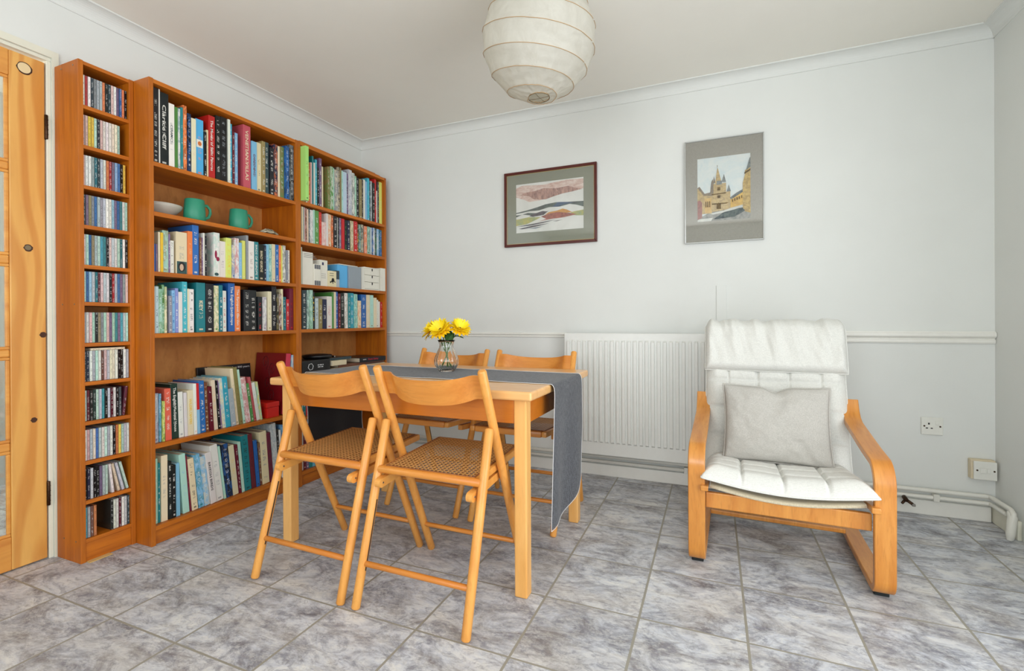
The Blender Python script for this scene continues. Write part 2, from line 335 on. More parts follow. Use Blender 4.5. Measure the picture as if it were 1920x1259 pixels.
for x in (X0,X1-.003): MB().box(x,x+.003,YF+.008,YF+.056,Z0,Z1-.002).obj('side_panel',ENAMEL,t)
for x in (X0+.2,X1-.2): MB().box(x,x+.03,YF+.060,-.001,Z0+.1,Z1-.1).obj('wall_bracket',ENAMEL,t)
b=MB(); b.tube([(X1-.09,YF+.03,Z0+.03),(X1-.09,YF+.03,.11)],.008,10); b.obj('tail_pipe',ENAMEL,t,SM)
PIPE=mat('painted_pipe',rgb(222,221,212),.4)
def pipe(z,y,lab,yr):
    b=MB(); xe=RW-.030
    b.tube([(.35,y,z),(xe-.018,y,z),(xe-.005,y-.005,z),(xe,y-.018,z),(xe,-.20,z),(xe,-.217,z-.010),(xe-.004,-.222,z-.03),(xe-.014,-.225,.03),(xe-.018,-.225,.001)] if yr else [(.35,y,z),(xe-.018,y,z),(xe-.005,y-.005,z),(xe,y-.018,z),(xe,-.165,z)],.0105,12,sy=1)
    o=b.obj('heating_pipe',PIPE,None,SM); tag(o,lab,'pipe','pipes along the skirting'); return o
p=pipe(.126,-.030,'upper white heating pipe along the skirting, bending down to the floor in the corner',1)
q=pipe(.094,-.032,'lower white heating pipe running just above the skirting board along the wall',0)
for x in (.9,1.68,2.36,3.5): MB().box(x-.012,x+.012,-.046,-.0165,.078,.1125,.003).obj('pipe_clip',PIPE,q)
b=MB(); b.tube([(RW-.030,-.19,.118),(RW-.032,-.214,.10),(RW-.042,-.222,.03),(RW-.044,-.222,.002)],[.014,.017,.017,.013],12); b.obj('pipe_sleeve',PIPE,p,SM)
t=thing('drain_valve','small dark brass drain valve on the low pipe right of the armchair','valve',(3.372,-.045,.085))
b=MB(); b.tube([(0,.006,.002),(0,-.035,-.006)],.010,10); b.tube([(0,-.02,-.004),(.026,-.032,-.022)],.0075,8); b.tube([(0,-.02,-.004),(-.018,-.03,-.024)],.006,8); b.obj('valve_body',BRONZE,t,SM)
MB().box(.020,.034,-.040,-.026,-.030,-.018,.002).obj('spout',METAL,t)
# ---------------- electrics
t=thing('wall_socket','white single switched power socket on the wall right of the armchair','socket',(3.495,0,.437))
MB().box(-.043,.043,-.009,-.0003,-.043,.043,.003).obj('face_plate',WHITEP,t)
DK=mat('dark_slot',rgb(40,38,36),.6)
for x,z,w,h in ((-.013,.012,.0035,.0045),(-.021,-.010,.0042,.0025),(-.002,-.010,.0042,.0025)): MB().box(x-w,x+w,-.0095,-.0088,z-h,z+h).obj('pin_hole',DK,t)
for x in (-.031,.031): MB().lathe([(0,0),(.004,0),(.004,.0015),(0,.002)],12).obj('screw',BRONZE,t).matrix_local=Matrix.Translation((x,-.0088,.0))@Matrix.Rotation(PI/2,4,'X')
MB().box(.012,.028,-.0125,-.0088,.008,.030,.0015).obj('switch',WHITEP,t)
t=thing('fused_spur_box','white surface-mounted double switch box low in the right corner','switch box',(3.678,0,.249))
YB=mat('yellowed_plastic',rgb(214,200,170),.5); MB().box(-.046,.045,-.032,-.0003,-.045,.048,.004).obj('back_box',YB,t); MB().box(-.038,.047,-.041,-.0325,-.044,.042,.003).obj('face_plate',WHITEP,t)
MB().box(-.016,.006,-.0445,-.0405,-.013,.013,.0015).obj('switch',WHITEP,t); MB().box(.010,.022,-.0435,-.0405,-.012,.012,.0015).obj('fuse_holder',WHITEP,t)
for x in (-.026,.036): MB().lathe([(0,0),(.004,0),(.004,.0015),(0,.002)],12).obj('screw',BRONZE,t).matrix_local=Matrix.Translation((x,-.0408,.0))@Matrix.Rotation(PI/2,4,'X')
# ---------------- bookcases
UPOS={}
def case(name,label,x0,x1,y0,y1,zs,th,kick,hinner=2.02,back=.012,cat='bookcase',grp=None):
    t=thing(name,label,cat,(x0,y0,0),0,grp); D=x1-x0; Wi=y1-y0; s=.018 if D>.2 else .0175
    t1=MB().box(0,D,0,s,0,2.02,.0012).obj('side_panel',ORANGE,t); MB().box(0,D,Wi-s,Wi,0,2.02,.0012).obj('side_panel',ORANGE,t)
    MB().box(.004,D-.001,s,Wi-s,2.02-th,2.018,.001).obj('top_panel',ORANGEH,t)
    MB().box(.004,.008,s,Wi-s,.05,2.0).obj('back_panel',PLY,t)
    for z in zs: MB().box(.0085,D-.001,s,Wi-s,z-th*.95,z,.0012).obj('shelf',ORANGEH,t)
    MB().box(D-kick-.016,D-kick,s,Wi-s,.001,zs[-1]-th,.001).obj('kick_board',ORANGEH,t)
    return t
TH=.020
case('bookcase','wide orange-brown bookcase nearest the camera, with mugs on its second shelf',.004,.2854,-1.6805,-.8830,[1.662,1.446,1.186,.917,.437,.083],TH,.012)
case('bookcase','orange-brown bookcase against the back wall corner, with white drawers on a shelf',.004,.2854,-.8825,-.0700,[1.675,1.438,1.186,.920,.654,.403,.083],TH,.012)
RACKZ=[1.843,1.682,1.520,1.360,1.199,1.049,.883,.726,.566,.406,.247,.092]
t=case('disc_rack','narrow tall orange-brown rack full of disc cases beside the door',.0105,.180,-1.8795,-1.6815,RACKZ,.016,.004,cat='disc rack')
for z in (2.0,1.04,.085):
    for x in (.05,.135): MB().lathe([(0,0),(.0035,0),(.0035,.001),(0,.0012)],10).obj('screw',METAL,t).matrix_local=Matrix.Translation((x,0,z))@Matrix.Rotation(PI/2,4,'X')
CARD=mat('folded_card',rgb(206,172,110),.9); tag(MB().box(.06,.20,-1.86,-1.78,.0,.003).obj('card_wedge',CARD),'folded buff card wedge under the front of the narrow disc rack','card')
bd=MB(); bd.box(.06,.266,-.865,-.118,2.0205,2.030,.001); bd.box(.055,.252,-.84,-.150,2.0303,2.040,.001); o=bd.obj('loose_board',ORANGEH); tag(o,'two thin loose boards lying on top of the corner bookcase','board')
# ---------------- table
t=thing('dining_table','rectangular beech dining table in front of the bookcases with a grey runner','table',(1.34,-1.0715,0))
X=.605;Y=.3965
b=MB().box(-X,X,-Y,Y,.692,.724,.008,seg=3); b.obj('tabletop',BEECHT,t)
lx,ly=.5715,.358
for sx in (-1,1):
    for sy in (-1,1):
        b=MB(); cx,cy=sx*(lx-.0225),sy*(ly-.0225); r=.0235
        b.box(cx-r,cx+r,cy-r,cy+r,.001,.692,.005,seg=2); b.obj('leg',BEECHL,t)
for sy in (-1,1): MB().box(-lx+.046,lx-.046,sy*(ly-.012)-.010,sy*(ly-.012)+.010,.605,.692,.002).obj('apron',APRON,t)
for sx in (-1,1): MB().box(sx*(lx-.012)-.010,sx*(lx-.012)+.010,-ly+.046,ly-.046,.605,.692,.002).obj('apron',APRON,t)
# ---------------- folding chairs
def make_chair(label):
    t=thing('folding_chair',label,'chair',group='folding chairs around the table')
    HX=.209; R=.0148
    for s in (-1,1): MB().tube([(s*HX,.0,.001),(s*HX,-.12,.272),(s*HX,-.24,.544),(s*HX,-.353,.806)],[.0150,.0158,.0158,.0152],14).obj('back_post',BEECH,t,SM)
    for s in (-1,1):
        L=MB().tube([(s*HX,-.468,.001),(s*HX,-.412,.20),(s*HX,-.355,.40),(s*HX,-.2955,.607)],[.0150,.0158,.0158,.0152],14).obj('rear_leg',BEECH,t,SM)
        b=MB(); M=Matrix.Translation((s*(HX-.0145),-.408,.215))@Matrix.Rotation(-.272,4,'X'); b.box(-.0018,.0018,-.0022,.0022,-.10,.13,M=M); b.obj('slot',DK,L)
    def slat(u,v):
        a=abs(2*u-1); k=max(0,1-(a/.80)**2.6) if a<.80 else 0; k=k**.85
        x=(u-.5)*.402; z0=.703-.024*k; z1=.786-.019*k; z=z0+(z1-z0)*v
        return x,z,k
    b=MB(); n=36; th=.007
    F=[];
    for i in range(n+1):
        row=[]
        for j in range(7):
            x,z,k=slat(i/n,j/6); yb=-.355*z/.806 +.012 -.060*k
            row.append((b.b.verts.new((x,yb-th/2,z)),b.b.verts.new((x,yb+th/2,z))))
        F.append(row)
    for i in range(n):
        for j in range(6):
            A,B,Cc,Dd=F[i][j],F[i+1][j],F[i+1][j+1],F[i][j+1]
            b.b.faces.new((A[0],B[0],Cc[0],Dd[0])); b.b.faces.new((A[1],Dd[1],Cc[1],B[1]))
    for j in range(6):
        for i in (0,n): A,B=F[i][j],F[i][j+1]; b.b.faces.new((A[0],A[1],B[1],B[0]))
    for i in range(n):
        for j in (0,6): A,B=F[i][j],F[i+1][j]; b.b.faces.new((A[0],A[1],B[1],B[0]))
    b.obj('back_slat',BEECHX,t,SM)
    MB().tube([(-.199,-.064,.132),(.199,-.064,.132)],.0090,12).obj('front_stretcher',BEECHX,t,SM)
    MB().tube([(-.199,-.430,.140),(.199,-.430,.140)],.0098,12).obj('rear_stretcher',BEECHX,t,SM)
    # seat, tilted slightly up to the front
    M=Matrix.Translation((0,-.345,.440))@Matrix.Rotation(.055,4,'X')
    b=MB(); D=.375
    b.tube([M@Vector((-.205,-.004,0)),M@Vector((.205,-.004,0))],.0140,14)
    b.obj('rear_rail',BEECHX,t,SM)
    for s in (-1,1): MB().box(s*.179-.0125,s*.179+.0125,.004,D,-.014,.012,.006,M=M).obj('side_rail',BEECH,t,SM)
    MB().box(-.166,.166,D-.030,D,-.016,.012,.006,M=M).obj('front_rail',BEECHX,t,SM)
    # woven cane: strands both ways plus diagonals, real gaps between
    b=MB(); x0,x1,y0,y1=-.176,.176,.002,D-.016; pch=.0160; z=.0125
    bm=b.b
    def strip(p,q,w,zz,mi=0):
        p=Vector((p[0],p[1],zz)); q=Vector((q[0],q[1],zz)); dd=(q-p).normalized(); s_=Vector((-dd.y,dd.x,0))*w/2; e=Vector((0,0,.0011))
        vs=[bm.verts.new(M@v) for v in (p-s_,p+s_,q+s_,q-s_,p-s_+e,p+s_+e,q+s_+e,q-s_+e)]
        for f in ((4,7,6,5),(0,1,2,3),(0,4,5,1),(3,2,6,7)): bm.faces.new([vs[i] for i in f]).material_index=mi
    k=0
    x=x0
    while x<=x1: strip((x,y0),(x,y1),.0042,z); x+=pch
    y=y0
    while y<=y1: strip((x0,y),(x1,y),.0042,z+.0008); y+=pch
    ll=pch/1.0
    c=-(x1-x0)
    def clip(c,sg):
        P=[]
        for xx in (x0,x1):
            yy=(c+sg*(xx-x0)+y0)
            if y0<=yy<=y1: P.append((xx,yy))
        for yy in (y0,y1):
            xx=x0+(yy-y0-c)/sg
            if x0<xx<x1: P.append((xx,yy))
        return P[:2] if len(P)>=2 else None
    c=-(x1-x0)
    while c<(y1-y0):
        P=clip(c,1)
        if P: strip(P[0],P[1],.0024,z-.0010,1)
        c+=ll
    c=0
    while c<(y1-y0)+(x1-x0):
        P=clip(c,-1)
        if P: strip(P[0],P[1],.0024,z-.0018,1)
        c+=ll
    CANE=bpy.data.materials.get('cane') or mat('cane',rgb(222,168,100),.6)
    CANESHADE=mat('cane_hole_shade',rgb(120,72,36),.7)  # dark brown diagonals paint in the shade of the weave's holes
    b.obj('cane_panel',[CANE,CANESHADE],t)
    BD=bpy.data.materials.get('cane_border') or mat('cane_border',rgb(140,84,38),.5)
    b=MB()
    for (p,q) in (((x0,y0),(x0,y1)),((x1,y0),(x1,y1)),((x0,y0),(x1,y0)),((x0,y1),(x1,y1))): b.tube([M@Vector((p[0],p[1],.013)),M@Vector((q[0],q[1],.013))],.0028,6)
    b.obj('cane_border',BD,t,SM)
    for s in (-1,1):
        b=MB(); b.prism([(-.376-.0155*cos(a*PI/8),.4005+.0155*sin(a*PI/8)) for a in range(-4,5)][::1]+[(-.10,.434),(-.10,.410)],s*.180-.011,s*.180+.011,'x')
        sp=b.obj('seat_support',BEECH,t); MB().lathe([(0,0),(.0035,0),(.003,.002),(0,.0025)],10).obj('bolt',METAL,sp).matrix_local=Matrix.Translation((s*.180+.011,-.370,.401))@Matrix.Rotation(PI/2,4,'Y')
    return t
c0=make_chair('beech folding chair with cane seat, near side of the table, nearest the camera')
c0.location=(1.613,-1.234,0); c0.rotation_euler=(0,0,-.005)
dup(c0,(1.137,-1.228,0),-.022,'beech folding chair with cane seat, near side of the table, beside the bookcases')
dup(c0,(1.134,-.921,0),PI-.03,'beech folding chair with cane seat, far side of the table behind the vase')
dup(c0,(1.638,-.938,0),PI-.01,'beech folding chair with cane seat, far side of the table beside the radiator')
# ---------------- table runner
def runner():
    path=[]  # (x,z) centre line, left hem to right hem
    zt=.7262; xl,xr=.7300,1.9500
    for i in range(16): path.append((xl-.012-.004*sin(i*.6),.375+(zt-.03-.375)*i/15))
    for a in range(1,6): path.append((xl-.012+.016*(1-cos(a*PI/10)),zt-.03+.030*sin(a*PI/10)))
    for i in range(1,30): path.append((xl+.006+(xr-xl-.012)*i/30,zt))
    for a in range(0,6): path.append((xr-.004+.016*sin(a*PI/10),zt-.030*(1-cos(a*PI/10))))
    for i in range(1,26): path.append((xr+.013,zt-.03-(zt-.03-.190)*i/25))
    nL=len(path); y0a,y1a=-1.262,-.868
    b=MB(); rows=[]
    for i,(x,z) in enumerate(path):
        row=[]
        for j in range(13):
            v=j/12; hang=max(0,(zt-z)/.5)
            ya=y0a+(-.035*hang if x>1.5 else .045*hang*1.0); yb=y1a+((.02*hang) if x>1.5 else .012*hang)
            y=ya+(yb-ya)*v; dx=0; dz=0
            if z<zt-.02:
                s=1 if x>1.5 else -1
                dx=s*(.010*sin(v*9+1.3)*min(1,hang*1.3)*min(1,v*5)+.012*hang*v*(1 if s>0 else .1)-.004*hang)
                if s>0: dz=.075*v*v*hang; y+=-.09*v*max(0,hang-.55)
            else:
                dz=.0018*max(0,sin(x*23+v*9)*sin(v*7+x*5)); dz+=.0045*math.exp(-((x-1.50)/.05)**2-((v-.93)/.12)**2)
            row.append(b.b.verts.new((x+dx,y,z+dz)))
        rows.append(row)
    for i in range(nL-1):
        for j in range(12): b.b.faces.new((rows[i][j],rows[i+1][j],rows[i+1][j+1],rows[i][j+1]))
    E=[[tuple(r_[0].co) for r_ in rows],[tuple(r_[12].co) for r_ in rows],[tuple(v.co) for v in rows[0]],[tuple(v.co) for v in rows[-1]]]
    o=b.obj('table_runner',[DENIM,fabric('black_lining',rgb(34,34,38),rgb(24,24,27),400)],None,4); s=o.modifiers.new('t','SOLIDIFY'); s.thickness=.0016; s.offset=-1; s.material_offset=1; subsurf(o,1)
    tag(o,'long charcoal grey cloth runner draped lengthwise over the dining table','table runner')
    for e in E:
        b=MB(); b.tube(e,.0011,5); b.obj('hem_stitching',HEM,o,4)
    return o
runner()
# ---------------- vase and flowers
GLS=bpy.data.materials.new('clear_glass'); n=NT(GLS); n.b.inputs['Base Color'].default_value=(.97,1,.99,1); n.b.inputs['Roughness'].default_value=.02; n.b.inputs['Transmission Weight'].default_value=1; n.b.inputs['IOR'].default_value=1.45
VX,VY,VZ=1.345,-1.005,.7275
t=thing('glass_vase','fluted clear glass bulb vase standing on the grey runner','vase',(VX,VY,VZ))
op=[(0,0),(.036,0),(.040,.003),(.046,.016),(.0555,.034),(.0575,.050),(.0535,.068),(.043,.092),(.0335,.112),(.0315,.124),(.036,.138),(.0415,.1485)]
ip=[(.0395,.1485),(.034,.138),(.029,.124),(.031,.112),(.040,.092),(.0495,.068),(.053,.050),(.051,.034),(.042,.018),(.034,.010),(0,.008)]
def fl(a,z): return 1+(.028*cos(16*a) if .01<z<.135 else .01*cos(16*a))
MB().lathe(op+ip,96,fl=fl).obj('glass_body',GLS,t,4)
WATER=bpy.data.materials.new('vase_water'); n=NT(WATER); n.b.inputs['Base Color'].default_value=(.9,1,.95,1); n.b.inputs['Roughness'].default_value=0; n.b.inputs['Transmission Weight'].default_value=1; n.b.inputs['IOR'].default_value=1.33
YEL=mat('yellow_petal',rgb(255,226,24),.55); YEL2=mat('golden_petal',rgb(252,206,16),.55); CEN=mat('flower_centre',rgb(120,74,24),.9); GRN=mat('green_stem',rgb(82,120,50),.6); LEAF=mat('dark_leaf',rgb(54,92,36),.6)
random.seed(5)
def flower(lab,head,nrm,r,npet,seed):
    random.seed(seed); t=thing('sunflower',lab,'flower',(VX,VY,VZ),0,'yellow flowers in the glass vase')
    h=Vector(head); nn=Vector(nrm).normalized(); q=Vector((0,0,1)).rotation_difference(nn).to_matrix().to_4x4(); M=Matrix.Translation(h)@q
    foot=Vector((-h.x*.35,-h.y*.35,.016)); mid=Vector((h.x*.12,h.y*.12,.10))
    MB().tube([foot,mid,Vector((h.x*.45,h.y*.45,.15)),h-nn*.008],.0026,8).obj('stem',GRN,t,SM)
    for ring,(m,rr,tl) in enumerate(((YEL2,r*1.0,.15),(YEL,r*.95,.45),(YEL,r*.75,.8))):
        b=MB()
        for k in range(npet):
            a=2*PI*(k+.5*ring)/npet+random.uniform(-.08,.08); L=rr*random.uniform(.85,1.08); w=rr*.15; tt=tl+random.uniform(-.15,.15)
            P=[]
            for i in range(6):
                s=i/5; ww=w*(sin(PI*min(1,(s*.82+.12)))**.8)*(1 if s<1 else .12); rad=r*.16+(L-r*.16)*s; z=sin(tt)*rad*.8-.010*s*s*(1-ring)*1.2
                P.append([b.b.verts.new(M@Vector((rad*cos(a)-e*ww*sin(a),rad*sin(a)+e*ww*cos(a),z+(.0015 if e==0 else .004)*s))) for e in (-1,0,1)])
            for A,B in zip(P,P[1:]):
                for j in (0,1): b.b.faces.new((A[j],A[j+1],B[j+1],B[j]))
        b.obj('petals',m,t,4)
    b=MB(); b.lathe([(0,.007),(r*.14,.006),(r*.22,.002),(r*.2,-.004),(0,-.006)],18); b.obj('flower_centre',CEN,t,4).matrix_local=M
    b=MB()
    for k in range(9):
        a=2*PI*k/9; p=[M@Vector((r*.1*cos(a),r*.1*sin(a),-.008)),M@Vector((r*.42*cos(a)-r*.12*sin(a),r*.42*sin(a)+r*.12*cos(a),-.006)),M@Vector((r*.72*cos(a),r*.72*sin(a),-.002)),M@Vector((r*.42*cos(a)+r*.12*sin(a),r*.42*sin(a)-r*.12*cos(a),-.006))]; b.b.faces.new([b.b.verts.new(x) for x in p])
    b.obj('sepals',GRN,t)
flower('yellow sunflower head facing the room, in front at the middle of the vase',(-.010,-.034,.196),(-.10,-.80,.70),.058,19,1)
flower('yellow sunflower head leaning out to the left of the glass vase',(-.078,.0,.192),(-.62,-.45,.62),.056,19,2)
flower('yellow sunflower head leaning out to the right of the glass vase',(.068,.004,.200),(.50,-.35,.75),.056,19,3)
def leaf(b,p,q,w,up):
    p=Vector(p);q=Vector(q);d=q-p; s=d.cross(Vector((0,0,1))).normalized(); P=[]
    for i in range(8):
        k=i/7; c=p+d*k+Vector((0,0,up*sin(PI*k))); ww=w*sin(PI*(k*.9+.06))**.8; P.append([b.b.verts.new(c+s*ww*e+Vector((0,0,-.25*ww*abs(e)))) for e in (-1,0,1)])
    for A,B in zip(P,P[1:]):
        for j in (0,1): b.b.faces.new((A[j],A[j+1],B[j+1],B[j]))
t=thing('leafy_sprig','dark green leafy sprig between the yellow flowers in the vase','leaves',(VX,VY,VZ))
MB().tube([(0,.006,.02),(.004,.006,.12),(.02,.004,.165)],.0022,8).obj('stem',GRN,t,SM)
for p,q,w,u in (((.012,-.01,.135),(.05,-.03,.185),.017,.012),((-.008,-.012,.13),(-.03,-.030,.165),.016,.01),((0,.01,.15),(.02,.02,.236),.016,.0),((.0,.01,.15),(-.012,-.005,.240),.015,0),((-.03,0,.16),(-.085,-.02,.156),.010,.01),((.03,0,.16),(.098,-.01,.158),.011,.012),((.02,-.012,.14),(.03,-.03,.20),.016,.006)):
    b=MB(); leaf(b,p,q,w*1.35,u); b.obj('leaf',LEAF,t,4)
# ---------------- armchair
def bentloop(name,x0,x1,pts,th,parent,m):
    """laminated strip following pts (y,z), thickness th inwards"""
    b=MB(); P=[Vector((0,p[0],p[1])) for p in pts]; n=len(P); V=[]
    for i in range(n):
        tn=(P[min(i+1,n-1)]-P[max(i-1,0)]).normalized(); nm=Vector((0,-tn.z,tn.y)); a=P[i]; c=P[i]+nm*th
        V.append([b.b.verts.new(v) for v in ((x0,a.y,a.z),(x1,a.y,a.z),(x1,c.y,c.z),(x0,c.y,c.z))])
    for A,B in zip(V,V[1:]):
        for k in range(4): b.b.faces.new((A[k],A[(k+1)%4],B[(k+1)%4],B[k]))
    b.b.faces.new(V[0][::-1]); b.b.faces.new(V[-1])
    o=b.obj(name,m,parent,.9); md=o.modifiers.new('b','BEVEL'); md.width=.003; md.segments=2; md.limit_method='ANGLE'; md.angle_limit=1.0
    return o
def arc(cy,cz,r,a0,a1,n=8): return [(cy+r*cos(math.radians(a0+(a1-a0)*i/n)),cz+r*sin(math.radians(a0+(a1-a0)*i/n))) for i in range(n+1)]
A=thing('armchair','bentwood armchair with cream cushion seat in front of the radiator','armchair',(2.757,-.60,0),-.035)
BENT=wood('bentwood_birch',rgb(216,148,66),rgb(192,118,40),(14,2.0,2.0),.32,coat=.35)
# front plane y=-.38 local; profile clockwise: rear floor -> front floor -> up -> arm -> rear arm
prof=[(.30,.020),(.0,.016),(-.30,.015)]+arc(-.325,.070,.055,-90,-180,7)+[(-.381,.20),(-.383,.34)]+arc(-.293,.388,.090,180,105,8)+[(-.20,.487),(-.02,.513),(.08,.528)]+[(.115,.542),(.14,.565),(.155,.592),(.165,.612)]
for s in (-1,1): bentloop('side_frame',s*.299-.031,s*.299+.031,prof,-.024,A,BENT)
for s in (-1,1):
    for y in (-.31,.26): MB().box(s*.299-.022,s*.299+.022,y-.02,y+.02,.0,.0155,.002).obj('foot_glide',RUBBER,A)
MB().box(-.268,.268,-.352,-.330,.228,.288,.004).obj('front_rail',BENT,A)
MB().box(-.267,.267,.075,.135,.046,.066,.004).obj('rear_crossbar',BENT,A)
MB().box(-.29,.29,.178,.198,.55,.60,.004).obj('back_crossbar',BENT,A)
# seat rails + canvas sling
for s in (-1,1): bentloop('seat_rail',s*.256-.0,s*.256+s*.028,[(-.402,.326),(-.36,.326),(-.15,.290),(.08,.262),(.12,.285),(.17,.45),(.235,.70),(.29,.885)],-.020,A,BENT)
def sling():
    b=MB()
    def fn(u,v):
        y=-.360+.43*u; z=.322-.042*u-.030*sin(PI*v)*(1-.3*u); return Vector((-.25+.50*v,y,z))
    b.grid(fn,12,14); o=b.obj('canvas_sling',CANVAS,A,4); s=o.modifiers.new('t','SOLIDIFY'); s.thickness=.012; s.offset=-1
sling()
def cushion(name,path,W0,W1,th,m,seams_s,seams_x,sag,wr=0,parent=None,back=1,rnd=.06,sub=1,nu=80,nv=120):
    """padded mat following path [(y,z)]"""
    P=[Vector((0,p[0],p[1])) for p in path]; L=[0]
    for a,c in zip(P,P[1:]): L.append(L[-1]+(c-a).length)
    T=L[-1]
    def at(s):
        d=s*T
        for i in range(len(P)-1):
            if d<=L[i+1]+1e-9:
                k=(d-L[i])/(L[i+1]-L[i]); p=P[i].lerp(P[i+1],k); t0=(P[i+1]-P[i]).normalized(); tp=(P[min(i+2,len(P)-1)]-P[max(i-1,0)]).normalized(); return p,tp
        return P[-1],(P[-1]-P[-2]).normalized()
    b=MB(); top=[];bot=[]
    for i in range(nu+1):
        s=i/nu; p,tg=at(s); nm=Vector((0,-tg.z,tg.y)); w=W0+(W1-W0)*s; rt=[];rb=[]
        es=min(1,min(s,1-s)*T/rnd); fs=math.sqrt(max(0,1-(1-es)**2))
        for j in range(nv+1):
            v=j/nv; x=(v-.5)*w; ex=min(1,min(v,1-v)*w/rnd); fx=math.sqrt(max(0,1-(1-ex)**2)); h=th*min(fs,fx)*(.55+.45*fs*fx)
            q=0
            for c in seams_s: q+=math.exp(-((s*T-c)/.007)**2)
            for c in seams_x: q+=math.exp(-((x-c)/.0055)**2)
            q=min(1,q)
            puff=0
            if seams_s and seams_x:
                ds=min([abs(s*T-c) for c in list(seams_s)+[0,T]]); dx=min([abs(x-c) for c in list(seams_x)+[-w/2,w/2]]); puff=min(1,ds/.05)*min(1,dx/.05)*.004
            wk=wr*(mnoise.noise(Vector((x*20,s*T*4,3.1)))*.6+mnoise.noise(Vector((x*48+s*4,s*T*9,7.7)))*.3)*min(1,min(s,1-s)*T/.07)
            c=p+Vector((x,0,0))-nm*sag(v,s)
            hh=max(.0035,h+puff-.013*q*h/th+wk*h/th)
            rt.append(b.b.verts.new(c+nm*hh)); rb.append(b.b.verts.new(c-nm*max(.0035,h*.28)))
        top.append(rt);bot.append(rb)
    for i in range(nu):
        for j in range(nv): b.b.faces.new((top[i][j],top[i+1][j],top[i+1][j+1],top[i][j+1])); b.b.faces.new((bot[i][j],bot[i][j+1],bot[i+1][j+1],bot[i+1][j]))
    for i in range(nu):
        for j in (0,nv): b.b.faces.new((top[i][j],bot[i][j],bot[i+1][j],top[i+1][j]))
    for j in range(nv):
        for i in (0,nu): b.b.faces.new((top[i][j],top[i][j+1],bot[i][j+1],bot[i][j]))
    e=[]
    for i in range(nu+1): e.append((top[i][0].co+bot[i][0].co)/2)
    for j in range(1,nv+1): e.append((top[nu][j].co+bot[nu][j].co)/2)
    for i in range(nu-1,-1,-1): e.append((top[i][nv].co+bot[i][nv].co)/2)
    for j in range(nv-1,0,-1): e.append((top[0][j].co+bot[0][j].co)/2)
    e=[v.copy() for v in e]
    o=b.obj(name,m,parent,4); 
    bb=MB(); bb.tube(e,.0038,8,closed=True); bb.obj('piping',m,o,4)
    return o
sg=lambda v,s:.030*sin(PI*v)*(1-s*.75)
cushion('seat_cushion',[(-.400,.358),(-.36,.360),(-.2,.340),(0,.312),(.06,.305)],.560,.555,.046,CREAMF,[.115,.225,.335],[-.14,0,.14],sg,.003,A)
cushion('back_cushion',[(.055,.300),(.085,.36),(.12,.47),(.17,.63),(.225,.80),(.262,.915)],.575,.575,.046,CREAMF,[.13,.26,.39],[-.19,-.065,.065,.19],lambda v,s:.012*sin(PI*v),.005,A)
cushion('head_cushion',[(.158,.722),(.165,.745),(.190,.83),(.208,.885),(.225,.917),(.262,.930),(.288,.90),(.29,.84)],.585,.585,.036,CREAMF,[],[],lambda v,s:0,.022,A,rnd=.03,nu=60,nv=90)
def pillow():
    b=MB(); Wp,Hp=.415,.335; N=46
    def fn(sg):
        def f(u,v):
            a=2*u-1;c=2*v-1; cx=(1-a*a); cz=(1-c*c)
            x=a*Wp/2*(1-.05*(1-c*c)*abs(a)**3*1.0); z=c*Hp/2*(1-.05*(1-a*a)*abs(c)**3); th=.062*(max(0,cx)**.42)*(max(0,cz)**.42)
            if c>0: z-=.022*math.exp(-((a-.0)/.16)**2)*c**3; 
            th*=1-.45*math.exp(-((a+.02-.10*c)/.17)**2)*max(0,c)**1.5
            th+=(.006*mnoise.noise(Vector((a*3,c*3,sg*4)))+.0035*mnoise.noise(Vector((a*9+c*3,c*7,sg*4+9))))*min(1,cx*4)*min(1,cz*4)
            if c<-.35: th-=.012*math.exp(-((a-.35+.5*(c+.35))/.10)**2)*min(1,cz*3)
            return Vector((x,-sg*max(.003,th),z))
        return f
    b.grid(fn(1),N,N); b.grid(fn(-1),N,N); bmesh.ops.remove_doubles(b.b,verts=b.b.verts,dist=.0001)
    f1,f2=fn(1),fn(-1); E=[]
    for i in range(N): E.append((f1(i/N,0)+f2(i/N,0))/2)
    for i in range(N): E.append((f1(1,i/N)+f2(1,i/N))/2)
    for i in range(N): E.append((f1(1-i/N,1)+f2(1-i/N,1))/2)
    for i in range(N): E.append((f1(0,1-i/N)+f2(0,1-i/N))/2)
    # bridge rims
    o=b.obj('scatter_cushion',LINEN,None,4); sd=o.modifiers.new('t','SOLIDIFY'); sd.thickness=.001
    bb=MB(); bb.tube(E,.0045,8,closed=True); bb.obj('piping',LINEN,o,4)
    o.location=(2.755,-.612,.508); o.rotation_euler=(-.27,.0,-.03); tag(o,'pale grey linen scatter cushion leaning on the cream armchair back','cushion'); return o
pillow()
